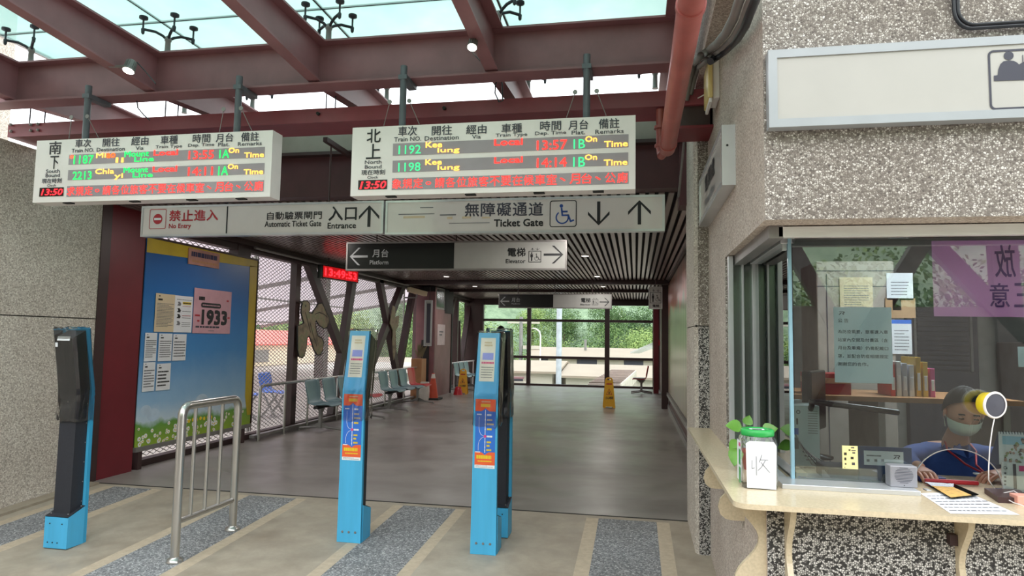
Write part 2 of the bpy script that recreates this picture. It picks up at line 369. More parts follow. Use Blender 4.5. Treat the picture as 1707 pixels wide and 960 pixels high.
def rail_mark(mb, P, r, m, off=.002):
    """the railway's slanted emblem"""
    a0, a1, b0, b1 = r; W_ = a1-a0; H = b1-b0; g = lambda x, y: (a0+W_*x, b0+H*y)
    shape(mb, P, [g(.12, 1), g(.95, 1), g(1, .85), g(.96, .55), g(.80, .38), g(.62, .36), g(.66, .52), g(.78, .56), g(.82, .72), g(.76, .82), g(.06, .82)], m, off)
    shape(mb, P, [g(.36, .66), g(.52, .66), g(.22, 0), g(0, 0)], m, off); shape(mb, P, [g(.58, .40), g(.74, .40), g(.92, 0), g(.72, 0)], m, off)

# ================================================================ SETTING
YT = 5.69; SL = .05                                   # threshold of the covered passage; the forecourt falls gently towards the camera
def gz(y): return SL*(y-YT) if y < YT else 0.0
# passage floor
struct(MB(m_corridor).box(-5.6, .75, YT, 21.3, -.25, 0), 'floor')
# forecourt floor: concrete, tan strips and pebble bands running away from the camera
mb = MB(m_plat, m_tan, m_gravel); edges = [(-6.4, 1), (-4.96, 1), (-4.86, 2), (-4.455, 1), (-4.345, 0), (-3.555, 1), (-3.455, 2), (-2.99, 1), (-2.89, 0), (-2.07, 1), (-1.98, 2), (-1.51, 1), (-1.42, 0), (-.395, 1), (-.295, 2), (.17, 1), (.27, 0), (.52, 0)]
ye = YT-.085; yn = -3.1
edges[0] = (-6.4, 0)
for (x0, k), (x1, _) in zip(edges[:-1], edges[1:]):
    mb.add([(x0, yn, gz(yn)), (x1, yn, gz(yn)), (x1, ye, gz(ye)), (x0, ye, gz(ye))], [(0, 1, 2, 3)], k)
mb.add([(-6.4, ye, gz(ye)), (.52, ye, gz(ye)), (.52, YT-.012, -.001), (-6.4, YT-.012, -.001)], [(0, 1, 2, 3)], 0)
mb.add([(-6.4, YT-.012, -.02), (.52, YT-.012, -.02), (.52, YT+.0, -.02), (-6.4, YT+.0, -.02)], [(0, 1, 2, 3)], m_rubber)
mb.add([(.52, yn, gz(yn)), (6, yn, gz(yn)), (6, 2.85, gz(2.85)), (.52, 2.85, gz(2.85))], [(0, 1, 2, 3)], 0)
mb.box(-5.2, .42, YT-.02, YT-.001, -.02, .002, m_rubber)
struct(mb, 'forecourt_floor')
# left concrete wall with joint and dark jamb
mb = MB(m_leftwall, m_rubber)
mb.box(-6.2, -5.2, -3.1, 5.62, -.6, 1.578); mb.box(-6.2, -5.2, -3.1, 5.62, 1.588, 3.05); mb.box(-6.2, -5.212, -3.1, 5.62, 1.575, 1.59, 1)
struct(mb, 'wall_left')
struct(MB(m_leftwall).box(-8.0, -6.3, 4.4, 5.55, -.3, 4.75), 'wall_left_tower')
struct(MB(m_darksteel).box(-5.26, -5.19, 5.62, 5.74, -.02, 3.1), 'trim_1')
struct(MB(m_panel).box(-5.34, -5.21, 5.74, 6.23, 0, 2.75), 'wall_left_panel')
# low concrete kerb at the foot of the left wall
mb = MB(m_plat)
mb.add([(-5.2, yn, gz(yn)), (-5.06, yn, gz(yn)), (-5.06, YT-.05, gz(YT-.05)), (-5.2, YT-.05, gz(YT-.05)), (-5.2, yn, gz(yn)+.03), (-5.06, yn, gz(yn)+.03), (-5.06, YT-.05, gz(YT-.05)+.02), (-5.2, YT-.05, gz(YT-.05)+.02)],
       [(4, 5, 6, 7), (1, 2, 6, 5), (2, 3, 7, 6), (0, 1, 5, 4)])
struct(mb, 'baseboard_left')
# ticket office: pebble-dash walls round the window opening
def wall_mb():
    mb = MB(m_wallagg, m_wallagg2, m_wallbw, m_inner)
    def shell(x0, x1, y0, y1, z0, z1, front=0, left=1):
        v = [(x, y, z) for z in (z0, z1) for y in (y0, y1) for x in (x0, x1)]
        mb.add(v, [(0, 1, 5, 4)], front); mb.add(v, [(0, 4, 6, 2)], left); mb.add(v, [(0, 2, 3, 1), (4, 5, 7, 6)], left); mb.add(v, [(2, 6, 7, 3), (1, 3, 7, 5)], 3)
    shell(.52, 5, 2.82, 3.16, 1.955, 5.2)                         # above the window
    shell(.52, .76, 3.16, 4.05, 1.955, 5.2); shell(.52, .76, 4.05, 4.94, -.3, 5.2)
    shell(.52, 5, 2.86, 3.1, -.5, .822, 2, 1); shell(.52, .72, 3.1, 4.05, -.5, .822, 2, 1)
    return mb
struct(wall_mb(), 'wall_right_ticket_office')
mb = MB(m_wallbw, m_leftwall, m_rubber, m_wallagg)
for z0, z1, fm in ((-.3, 1.565, 0), (1.572, 5.2, 3)):
    v = [(.445, 4.94, z0), (.52, 4.94, z0), (.76, 4.94, z0), (.76, 5.72, z0), (.42, 5.72, z0), (.42, 4.98, z0)]; u = [(a, b, z1) for a, b, c in v]
    mb.add(v+u, [(0, 1, 7, 6), (1, 2, 8, 7)], fm); mb.add(v+u, [(2, 3, 9, 8), (3, 4, 10, 9), (4, 5, 11, 10), (5, 0, 6, 11), (0, 5, 4, 3, 2, 1), (6, 7, 8, 9, 10, 11)], 1)
mb.box(.426, .75, 4.95, 5.7, 1.56, 1.576, 2)
struct(mb, 'pillar_right')
mb = MB(m_wallagg2, m_leftwall); v = [(.42, 3.3, 3.28), (.60, 3.3, 3.28), (.60, 5.6, 3.28), (.42, 5.6, 3.28)]; u = [(a, b, 5.2) for a, b, c in v]
mb.add(v+u, [(3, 2, 1, 0), (0, 1, 5, 4)], 0); mb.add(v+u, [(3, 0, 4, 7), (1, 2, 6, 5), (2, 3, 7, 6), (4, 5, 6, 7)], 1)
struct(mb, 'corbel_beam')
# office interior shell
mb = MB(m_inner); mb.box(.76, 5, 7.0, 7.1, -.3, 2.6); mb.box(4.9, 5, 3.1, 7.0, -.3, 2.6); mb.box(.76, 5, 3.16, 7.0, 2.5, 2.6); mb.box(.76, 5, 3.1, 7.0, -.3, -.2); mb.box(.76, .80, 4.05, 7.0, -.3, 2.6)
struct(mb, 'wall_back_ticket_office')
# lintel and fascia over the passage mouth
mb = MB(m_lintel, m_darksteel, m_fascia)
mb.box(-5.34, .5, 5.70, 5.86, 2.76, 3.17); mb.box(-5.34, .5, 5.66, 5.74, 3.17, 3.36, 2);
for xa in (-4.0, -2.6, -1.6, -.3): mb.box(xa-.02, xa+.02, 5.12, 5.64, 3.10, 3.14, 1)
mb.box(-5.34, .5, 5.62, 5.86, 3.14, 3.17, 1)
mb.box(.36, .44, 5.66, 5.9, 2.6, 3.3, 0)
struct(mb, 'lintel')
# passage ceiling: long metal slats under a dark soffit
mb = MB(mat('slat_pink_grey_metal', (150, 134, 132), .3, .35, .08, 2), m_rubber)
x = -5.26
while x < .68:
    mb.box(x, x+.048, 5.86, 14.25, 2.75, 2.782); mb.box(x, x+.048, 14.42, 16.9, 2.75, 2.782); mb.box(x, x+.048, 17.05, 20.9, 2.75, 2.782); x += .084
mb.box(-5.5, .95, 5.86, 21.2, 2.86, 2.9, 1)
struct(mb, 'ceiling')
struct(MB(m_darksteel).box(-5.5, .95, 14.25, 14.42, 2.66, 2.86).box(-5.5, .95, 16.9, 17.05, 2.68, 2.86).box(-5.5, -5.22, 5.86, 21.2, 2.68, 2.86).box(.66, .95, 5.86, 21.2, 2.72, 2.86), 'ceiling_beams')
struct(MB(m_leftwall).box(-5.8, 1.1, 5.9, 21.4, 2.9, 3.05), 'roof_slab')
m_dl = emat('downlight_lens', (255, 246, 232), 2.5)
for i_, (x_, y_) in enumerate([(x_, y_) for y_ in (6.9, 10.05, 13.3, 15.8, 18.9) for x_ in (-3.9, -.76)]):
    t_ = thing('ceiling_downlight', (x_, y_, 2.72), ('left' if i_ % 2 == 0 else 'right')+' round downlight of the '+('first', 'second', 'third', 'fourth', 'fifth')[i_//2]+' pair from the entrance in the slatted ceiling', 'downlight', 'downlights in the slatted ceiling')
    MB(m_alu).lathe((x_, y_, 2.735), [(.062, 0), (.07, .012), (.07, .06)], None, 20).build('rim', t_); MB(m_dl).lathe((x_, y_, 2.733), [(.055, 0), (.055, .002)], None, 20).build('lens', t_)
    L = bpy.data.lights.new('downlight_beam', 'AREA'); L.shape = 'DISK'; L.size = .12; L.energy = 13; L.color = (1, .95, .90)
    lo = bpy.data.objects.new('downlight_beam', L); COL.objects.link(lo); lo.parent = t_; lo.location = (0, 0, .0)
# right-hand wall of the passage: mural panels behind a glossy sheet
def mural():
    m, nt, b = new_mat('mural_print'); v = coords(nt); sp = nt.nodes.new('ShaderNodeSeparateXYZ'); nt.links.new(v, sp.inputs[0])
    n = noisef(nt, coords(nt, (1, 1.6, .5)), 1.6, 5); ad = nt.nodes.new('ShaderNodeMath'); ad.operation = 'MULTIPLY_ADD'; ad.inputs[1].default_value = .9; nt.links.new(n, ad.inputs[0]); nt.links.new(sp.outputs[2], ad.inputs[2])
    mr = nt.nodes.new('ShaderNodeMapRange'); mr.inputs[1].default_value = .3; mr.inputs[2].default_value = 3.2; nt.links.new(ad.outputs[0], mr.inputs[0])
    c = ramp(nt, mr.outputs[0], [(0, lin((118, 96, 92))), (.22, lin((150, 126, 114))), (.34, lin((150, 158, 122))), (.62, lin((122, 146, 104))), (.76, lin((128, 140, 104))), (.80, lin((196, 60, 56))), (.93, lin((150, 50, 50))), (1, lin((90, 60, 58)))])
    w = nt.nodes.new('ShaderNodeTexWave'); w.bands_direction = 'Y'; w.inputs['Scale'].default_value = .8; w.inputs['Distortion'].default_value = 1.5; nt.links.new(v, w.inputs['Vector'])
    c = mixc(nt, .3, c, ramp(nt, w.outputs['Fac'], [(0, lin((196, 190, 150))), (1, lin((92, 104, 70)))]))
    nt.links.new(c, b.inputs['Base Color']); b.inputs['Roughness'].default_value = .28; bump(nt, b, noisef(nt, coords(nt, (1, 1, .3)), 3), .2, .02); return m
m_mural = mural()
mb = MB(m_lintel, m_mural, m_castleg); mb.box(.72, .8, 5.72, 21.2, 0, 2.86); mb.box(.70, .72, 5.72, 14.8, .38, 2.7, 1); mb.box(.66, .72, 5.72, 14.8, .30, .36, 2); mb.box(.68, .72, 5.72, 14.8, 0, .10, 2)
struct(mb, 'wall_right')
struct(MB(m_darksteel).box(.56, .70, 14.85, 15.1, 0, 2.75), 'column_right')
struct(MB(m_panel).box(.50, .64, 19.2, 19.4, 0, 2.75), 'column_right_red')
# end window
mb = MB(m_darksteel); YW = 21.0
for x0, x1 in ((-5.5, -4.86), (-3.42, -3.30), (-.95, -.80), (.52, .72)): mb.box(x0, x1, YW-.08, YW+.08, 0, 2.86)
for z0, z1 in ((0, .06), (.86, .94), (2.03, 2.11), (2.56, 2.86)): mb.box(-5.5, .75, YW-.05, YW+.05, z0, z1)
w = struct(mb, 'window_1'); g = MB(m_winglass)
for x0, x1 in ((-4.86, -3.42), (-3.30, -.95), (-.80, .52)):
    for z0, z1 in ((.06, .86), (.94, 2.03), (2.11, 2.56)): g.box(x0, x1, YW-.004, YW+.004, z0, z1)
g.build('pane', w)
# left side of the passage: truss columns and diagonals
mb = MB(m_darksteel); XT = -5.36; TD = [.10]
def tm(y0, z0, y1, z1, w=.17): TD[0] += .005; mb.bar((XT, y0, z0), (XT, y1, z1), w, TD[0], None, (1, 0, 0))
tm(9.74, 0, 9.74, 2.75, .15); tm(10.02, 2.78, 11.62, 1.05); tm(11.95, 2.75, 11.2, 0, .18); tm(13.15, 2.78, 14.85, 0); tm(14.75, 2.78, 12.1, 0); tm(15.45, 2.7, 14.4, .3)
tm(8.2, 2.45, 8.2, 2.75, .3)
for y in (17.4, 19.4): tm(y, 0, y, 2.75, .12); tm(y+1.7, 2.75, y+.35, 0, .12); tm(y+.2, 2.0, y+.6, 0, .1)
mb.box(XT-.08, XT+.06, 6.3, 21, 2.60, 2.70); mb.box(XT-.06, XT+.06, 6.2, 21, -.02, .07)
struct(mb, 'truss_left')
m_lat = m_mesh
def lattice(y0, y1, z0, z1, px=.11, pz=.055, t=.006):
    mb = MB(m_lat); L = y1-y0; H = z1-z0; k = px/pz; n = int((L+H*k)/px)+1
    for i in range(n):
        for sgn in (1, -1):
            s0 = i*px-H*k                                # y at z0 for the rising strand
            a, b = (s0, 0), (s0+H*k, H)
            if a[0] < 0: a = (0, -s0/k)
            if b[0] > L: b = (L, (L-s0)/k)
            if b[0]-a[0] < .01: continue
            za, zb = (a[1], b[1]) if sgn > 0 else (H-a[1], H-b[1])
            mb.bar((XT-.10, y0+a[0], z0+za), (XT-.10, y0+b[0], z0+zb), t, t*1.4, None, (1, 0, 0))
    mb.box(XT-.115, XT-.085, y0, y0+.03, z0, z1); mb.box(XT-.115, XT-.085, y1-.03, y1, z0, z1); return mb
for y0, y1, lab in ((6.3, 8.75, 'expanded metal screen panel behind the bulletin board'), (8.78, 11.9, 'expanded metal screen panel behind the dark post and the bird cut-out'), (11.93, 15.1, 'expanded metal screen panel behind the second row of seats')):
    tag(lattice(y0, y1, .07, 2.60).build('mesh_screen'), lab, 'mesh screen', 'diamond mesh screens along the passage')
# galvanised pipe under the edge of the ceiling
t = MB(m_castleg).tube([(-5.2, 8.3, 2.66), (-5.2, 14.6, 2.66)], .02); tag(t.build('conduit_pipe'), 'thin light grey pipe running along the left edge of the slatted ceiling', 'pipe')

# ---------------------------------------------------------------- glass canopy over the forecourt
def frosted():
    m, nt, b = new_mat('frosted_canopy_glass'); nt.nodes.remove(b); out = nt.nodes['Material Output']
    v = coords(nt); f = noisef(nt, v, 1.1, 6, .65); c = ramp(nt, f, [(.3, (.45, .58, .55, 1)), (.55, (.51, .62, .59, 1)), (.75, (.57, .65, .62, 1))])
    t = nt.nodes.new('ShaderNodeBsdfTransparent'); tr = nt.nodes.new('ShaderNodeBsdfTranslucent'); g = nt.nodes.new('ShaderNodeBsdfGlossy'); g.inputs['Roughness'].default_value = .15
    nt.links.new(c, t.inputs[0]); nt.links.new(c, tr.inputs[0]); a = nt.nodes.new('ShaderNodeMixShader'); a.inputs[0].default_value = .45
    nt.links.new(t.outputs[0], a.inputs[1]); nt.links.new(tr.outputs[0], a.inputs[2]); q = nt.nodes.new('ShaderNodeMixShader'); q.inputs[0].default_value = .05
    nt.links.new(a.outputs[0], q.inputs[1]); nt.links.new(g.outputs[0], q.inputs[2]); nt.links.new(q.outputs[0], out.inputs[0]); return m
m_frost = frosted()
ZG = 3.885; gx = [-5.15, -3.67, -2.31, -.985, .30]; gy = [1.95, 4.42, 5.92]
for i in range(4):
    for j in range(2):
        o = MB(m_frost).box(gx[i]+.008, gx[i+1]-.008, gy[j]+.008, gy[j+1]-.008, ZG, ZG+.014).build('canopy_glass'); o['kind'] = 'structure'
mb = MB(m_rubber)
for x in gx[1:-1]: mb.box(x-.008, x+.008, gy[0], gy[-1], ZG+.002, ZG+.012)
for y in gy[1:-1]: mb.box(gx[0], gx[-1], y-.008, y+.008, ZG+.002, ZG+.012)
mb.box(gx[0]-.03, gx[0], gy[0], gy[-1], ZG-.01, ZG+.02, m_alu)
struct(mb, 'canopy_seals')
# main girder and front channel
struct(MB(m_steel).ibeam((-5.6, 4.4, 3.44), (.36, 4.4, 3.44), .33, .16), 'canopy_girder')
mb = MB(m_steel2); mb.box(-5.2, .52, 4.57, 4.88, 3.075, 3.185)
for px_, py_ in ((19, 208), (19, 219), (52, 208), (64, 207), (52, 218), (64, 217)): p = onY(px_, py_, 4.565); mb.lathe(p, [(.012, 0), (.012, .012), (.005, .016)], m_castleg, 8, (0, -1, 0))
for px_, py_ in ((531, 190), (741, 181)): p = onY(px_, py_, 4.565); mb.lathe(p, [(.014, 0), (.012, .02)], m_rubber, 8, (0, -1, 0))
mb.box(.30, .50, 4.60, 4.9, 2.93, 3.075, m_darksteel); mb.box(.18, .52, 4.58, 4.9, 2.915, 2.935, m_panel)
struct(mb, 'canopy_channel')
# rafters, deeper towards the girder
for xr in (-4.95, -3.67, -2.31, -.985, .27):
    mb = MB(m_steel)
    for y0, y1, h0, h1 in ((1.7, 4.4, .13, .31), (4.4, 5.95, .31, .17)):
        zt = 3.609
        mb.bar((xr, y0, zt-.007), (xr, y1, zt-.007), .16, .014)
        mb.add([(xr-.005, y0, zt), (xr-.005, y1, zt), (xr-.005, y1, zt-h1), (xr-.005, y0, zt-h0), (xr+.005, y0, zt), (xr+.005, y1, zt), (xr+.005, y1, zt-h1), (xr+.005, y0, zt-h0)], [(0, 1, 2, 3), (7, 6, 5, 4), (0, 3, 7, 4), (1, 5, 6, 2)])
        mb.bar((xr, y0, zt-h0+.007), (xr, y1, zt-h1+.007), .09, .014)
    struct(mb, 'canopy_rafter')
# glass-holding spiders
def spider(x, y, full=True, arms=((-1, -1), (1, -1), (-1, 1), (1, 1)), h=0):
    t = thing('glass_spider', (x, y, 3.605), None, 'glass fitting', 'spider fittings holding the canopy glass')
    MB(m_conduit).lathe((x, y, 3.605), [(.026, 0), (.022, .02), (.020, .12), (.026, .125), (.024, .15), (.012, .165)], None, 12).build('post', t)
    for ax, ay in arms:
        q = MB(m_blkplastic); e = Vector((x+ax*.135, y+ay*.11, 3.785)); mid = Vector((x+ax*.07, y+ay*.055, 3.785))
        q.tube([(x, y, 3.735), (x+ax*.03, y+ay*.025, 3.765), mid, e], .011, None, 8); am = q.build('arm', t)
        q = MB(m_blkplastic); q.lathe(e, [(.006, -.04), (.012, -.03), (.014, 0), (.007, .01), (.007, .07), (.032, .082), (.032, .099)], None, 12); q.build('disc', am)
    return t
SP = {}
for (x, y, lab, arms) in ((-4.86, 4.42, 'glass fitting nearest the left wall, two arms above the main girder', ((1, -1), (-1, -1))), (-3.60, 4.42, 'three-armed glass fitting above the first lit spotlight', ((1, -1), (-1, -1), (1, 1))),
        (-2.25, 4.42, 'four-armed glass fitting above the middle rafter left of the gap', ((1, -1), (-1, -1), (1, 1), (-1, 1))), (-.96, 4.42, 'glass fitting beside the rafter with the round lit spotlight', ((1, -1), (-1, -1), (1, 1))),
        (-4.35, 5.62, 'leftmost glass fitting of the far row behind the channel beam', ((1, 1), (1, -1))), (-3.62, 5.62, 'far-row glass fitting seen right of the first board\'s right pole', ((1, 1), (-1, 1))), (-2.26, 5.62, 'far-row glass fitting left of the north board\'s left pole', ((1, 1), (-1, 1))), (-.94, 5.62, 'far-row glass fitting right of the thin rafter gap', ((1, 1),)), (.16, 5.62, 'far-row glass fitting beside the red pipe', ((-1, 1),))):
    tag(spider(x, y, True, arms), lab)
# sloping roof of the neighbouring shelter and ground outside on the left

# ================================================================ HANGING BOARDS AND SIGNS
def eyebolts(mb, p, s):
    if True:
        a = Vector(p)+Vector((s*.07, -.05, .12)); mb.lathe(a, [(.016, 0), (.016, .006)], None, 10, (0, -1, 0)); mb.tube([a, Vector(p)+Vector((s*.13, .0, -.03))], .003, None, 6)
def led_board(YB, frame, ox, oy, sc, head, label, strips4, rows, scroll, clockbox, side, poles):
    P = facing(YB); c = lambda x, y: (ox+x/sc, oy+y/sc); R_ = lambda x0, y0, x1, y1: P.px(*c(x0, y0), *c(x1, y1))
    a0, a1, b0, b1 = frame
    t = thing('departure_board', ((a0+a1)/2, YB+.06, b0), label, 'departure board', 'departure boards hanging from the girder')
    h = MB(m_white, m_alu, m_darkgray); h.box(a0, a1, YB, YB+.13, b0, b1)
    for q in (.13, .42, .66, .86): h.box(a0+(a1-a0)*q, a0+(a1-a0)*q+.07, YB+.01, YB+.05, b0-.008, b0, m_rubber)
    for r in head: write(h, P, R_(*r[:4]), r[4], m_darkgray if len(r) < 6 else m_black, .012 if ord(r[4][0]) > 1000 else .008)
    h.build('housing', t, .003)
    for i, s4 in enumerate(strips4):
        d = MB(m_ledpanel); q = P.px4(*[c(*p) for p in s4]); patch(d, P, q, m_ledpanel, .002)
        if i < 2:
            for r in rows[i]: write(d, P, R_(*r[:4]), r[4], r[5], r[6]*.7 if len(r) > 6 else .004, .004)
        else:
            n = len(scroll); w = (q[1]-q[0])/n
            for k, ch in enumerate(scroll):
                m_ = .08 if ch not in '。、' else .32
                v0, v1 = (q[2]+.008, q[3]-.006) if ch not in '。、' else (q[2]+(q[3]-q[2])*.35, q[2]+(q[3]-q[2])*.65)
                write(d, P, (q[0]+w*(k+m_*.6), q[0]+w*(k+1-m_), v0, v1), ch, m_red, 0, .004)
        d.build('led_strip', t)
    d = MB(m_ledblack); q = R_(*clockbox[:4]); patch(d, P, q, m_ledblack, .003); write(d, P, R_(*clockbox[4:8]), clockbox[8], m_redhot, .012, .005, .2); d.build('clock_display', t)
    for px_, py_ in poles:
        e = onY(px_, py_, YB+.065); d = MB(m_graypole); d.tube([(e.x, YB+.065, b1-.01), (e.x, YB+.065, 3.34)], .024, None, 14); d.box(e.x-.03, e.x+.03, YB+.04, YB+.26, 3.24, 3.272); hp = d.build('hanging_pole', t)
        for s_ in (-1, 1): d = MB(m_castleg); eyebolts(d, (e.x, YB+.05, b1+.05), s_); d.build('safety_wire', hp)
YB = 4.2
head1 = [(140, 118, 205, 188, '南', 1), (145, 198, 190, 268, '下', 1), (122, 270, 197, 290, 'South'), (120, 293, 197, 313, 'Bound'), (100, 320, 207, 346, '現在時刻'), (128, 352, 177, 364, 'Clock'),
 (283, 106, 368, 150, '車次'), (263, 156, 385, 177, 'Train NO.'), (433, 100, 525, 145, '開往'), (400, 150, 553, 171, 'Destination'), (590, 92, 682, 138, '經由'), (613, 145, 655, 164, 'Via'), (750, 86, 842, 132, '車種'), (722, 137, 866, 158, 'Train Type'),
 (925, 78, 1020, 124, '時間'), (900, 128, 1042, 150, 'Dep. Time'), (1052, 74, 1146, 120, '月台'), (1064, 124, 1126, 145, 'Plat.'), (1190, 68, 1286, 116, '備註'), (1172, 120, 1302, 140, 'Remarks')]
rows1 = [[(252, 190, 276, 214, '✽', m_orange, 0), (275, 194, 382, 240, '1187', m_green), (398, 182, 450, 207, 'Mi', m_yellow, .03), (455, 182, 502, 207, 'ao', m_orange, .03), (505, 206, 548, 233, 'li', m_yellow, .03), (553, 172, 685, 200, 'Mount', m_green, .03), (607, 203, 712, 227, 'Line', m_green, .03), (713, 165, 843, 193, 'Local', m_red, .03), (903, 168, 1040, 214, '13:55', m_red), (1072, 164, 1124, 208, '1A', m_green), (1122, 153, 1178, 180, 'On', m_yellow, .03), (1208, 178, 1314, 205, 'Time', m_yellow, .03)],
 [(270, 282, 372, 326, '2213', m_green), (393, 268, 495, 295, 'Chia', m_yellow, .03), (497, 294, 543, 326, 'yi', m_yellow, .03), (548, 260, 680, 287, 'Mount', m_green, .03), (598, 290, 706, 313, 'Line', m_green, .03), (708, 254, 838, 283, 'Local', m_red, .03), (900, 258, 1034, 304, '14:11', m_red), (1066, 254, 1118, 302, '1A', m_green), (1118, 242, 1172, 269, 'On', m_yellow, .03), (1205, 270, 1310, 297, 'Time', m_yellow, .03)]]
led_board(YB, (-4.505, -2.535, 2.424, 2.904), 40, 200, 3.283, head1, 'left departure board headed South Bound, white housing with green, yellow and red LED rows',
 [((247, 190), (245, 243), (1318, 148), (1318, 208)), ((243, 274), (240, 330), (1317, 236), (1316, 295)), ((237, 362), (233, 418), (1315, 330), (1312, 395))], rows1, '求規定。請各位旅客不要在候車室、月台、公廁', (86, 370, 218, 418, 98, 378, 214, 412, '13:50'), 1, [(145, 190), (397, 175)])
head2 = [(158, 108, 228, 176, '北', 1), (155, 184, 228, 258, '上', 1), (148, 266, 232, 284, 'North'), (148, 290, 232, 308, 'Bound'), (130, 314, 250, 340, '現在時刻'), (160, 346, 215, 359, 'Clock'),
 (318, 94, 412, 142, '車次'), (297, 147, 434, 169, 'Train NO.'), (488, 90, 590, 138, '開往'), (452, 141, 624, 163, 'Destination'), (663, 86, 765, 132, '經由'), (692, 137, 736, 156, 'Via'), (842, 80, 945, 126, '車種'), (812, 128, 972, 150, 'Train Type'),
 (1038, 66, 1144, 114, '時間'), (1012, 118, 1170, 141, 'Dep. Time'), (1182, 62, 1282, 110, '月台'), (1198, 115, 1266, 135, 'Plat.'), (1336, 54, 1440, 104, '備註'), (1318, 109, 1462, 130, 'Remarks')]
rows2 = [[(320, 190, 432, 234, '1192', m_teal), (458, 173, 540, 201, 'Kee', m_yellow, .03), (518, 202, 628, 232, 'lung', m_yellow, .03), (806, 158, 948, 189, 'Local', m_red, .03), (1022, 164, 1174, 212, '13:57', m_red), (1208, 160, 1266, 206, '1B', m_teal), (1268, 144, 1326, 172, 'On', m_yellow, .03), (1364, 168, 1482, 197, 'Time', m_yellow, .03)],
 [(318, 278, 430, 322, '1198', m_teal), (456, 262, 538, 289, 'Kee', m_yellow, .03), (518, 290, 628, 320, 'lung', m_yellow, .03), (806, 250, 948, 279, 'Local', m_red, .03), (1022, 254, 1172, 301, '14:14', m_red), (1206, 250, 1266, 299, '1B', m_teal), (1266, 237, 1326, 264, 'On', m_yellow, .03), (1362, 262, 1480, 291, 'Time', m_yellow, .03)]]
led_board(YB, (-1.931, -.003, 2.413, 2.894), 560, 180, 3.048, head2, 'right departure board headed North Bound, white housing with teal, yellow and red LED rows',
 [((290, 178), (290, 240), (1487, 137), (1486, 203)), ((288, 266), (288, 326), (1486, 228), (1484, 292)), ((285, 355), (284, 414), (1488, 325), (1486, 388))], rows2, '象規定。請各位旅客不要在候車室、月台、公廁', (114, 366, 261, 414, 124, 373, 256, 410, '13:50'), 1, [(672, 160), (978, 150)])

def lightbox(name, P, r, depth, label, cat, draw, hang=None, fr=.018, mface=None, group=None, frm=None):
    a0, a1, b0, b1 = r; ctr = P.at((a0+a1)/2, b0, -depth/2)
    t = thing(name, ctr, label, cat, group)
    f = MB(frm or m_alu)
    for q in ((a0, a1, b0, b0+fr), (a0, a1, b1-fr, b1), (a0, a0+fr, b0+fr, b1-fr), (a1-fr, a1, b0+fr, b1-fr)): patch(f, P, q, None, .0, depth)
    f.build('frame', t)
    c = MB(mface or m_signface); patch(c, P, (a0+fr, a1-fr, b0+fr, b1-fr), None, -.006, depth-.012); draw(c); c.build('panel', t)
    if hang:
        for h in hang: q = MB(m_darksteel); p = P.at(h[0], b1, -depth/2); q.tube([p, p+Vector((0, 0, h[1]))], .008, None, 8); q.build('hanger', t)
    return t
# entrance sign: left half
P = facing(5.2)
def d1(c):
    o = -.004; g = P.px
    q = g(249, 349, 276, 381); rrect(c, P, q, .006, m_redprint, o); cc = ((q[0]+q[1])/2, (q[2]+q[3])/2); disc(c, P, cc, .047, m_redprint, o); patch(c, P, (cc[0]-.036, cc[0]+.036, cc[1]-.010, cc[1]+.010), m_white_print, o+.001)
    for i, ch in enumerate('禁止進入'): x = 282+i*20.8; write(c, P, g(x, 350.5-i*.3, x+18.5, 368-i*.3), ch, m_redprint, .02, o)
    write(c, P, g(281, 372.7, 317.5, 382.5), 'No Entry', m_redprint, .02, o)
    q = g(377, 338, 379.3, 387); patch(c, P, (q[0], q[1], q[2]-.01, q[3]+.012), m_black, o)
    write(c, P, g(445, 352.5, 536, 365.5), '自動驗票閘門', m_black, .015, o); write(c, P, g(441, 368, 535, 377.5), 'Automatic Ticket Gate', m_black, .02, o)
    write(c, P, g(548, 344, 594, 367), '入口', m_black, .02, o); write(c, P, g(546, 371, 593, 380.5), 'Entrance', m_black, .02, o)
    arrow(c, P, g(598, 342, 632, 378), 'u', m_black, o, .15)
lightbox('hanging_sign', P, (-4.405, -2.088, 2.318, 2.598), .07, 'long white sign with red No Entry mark and the words Automatic Ticket Gate', 'sign', d1, [(-4.0, .53), (-2.6, .53)], group='long white signs across the entrance')
def d2(c):
    o = -.004; g = P.px
    for i, ch in enumerate('無障礙通道'): x = 775+i*26.6; write(c, P, g(x, 338.5-i*.3, x+23.5, 360.5-i*.3), ch, m_darkgray, .015, o)
    write(c, P, g(823.5, 365, 905, 377), 'Ticket Gate', m_black, .025, o)
    q = g(917, 334.5, 960.5, 377.5); rrect(c, P, q, .007, m_black, o); m = .03; wheelchair(c, P, (q[0]+m, q[1]-m*.6, q[2]+m*.7, q[3]-m*.7), m_blueprint, o)
    arrow(c, P, g(980, 335.5, 1016, 375.5), 'd', m_black, o, .15); arrow(c, P, g(1047, 333.5, 1085, 374), 'u', m_black, o, .15)
    for q_ in ((664, 356, 724, 357.5), (733, 357, 760, 359), (748, 371, 816, 372.2), (700, 345, 722, 346.5)): patch(c, P, g(*q_), m_inkgray, o)
    for q_ in ((672, 360, 708, 363.5), (745, 361, 754, 365), (770, 360.5, 785, 364), (803, 361, 817, 364)): patch(c, P, g(*q_), m_cream, o)
lightbox('hanging_sign', P, (-2.070, .222, 2.308, 2.595), .07, 'long white Ticket Gate sign with blue wheelchair symbol and two arrows', 'sign', d2, [(-1.6, .53), (-.3, .53)], group='long white signs across the entrance')
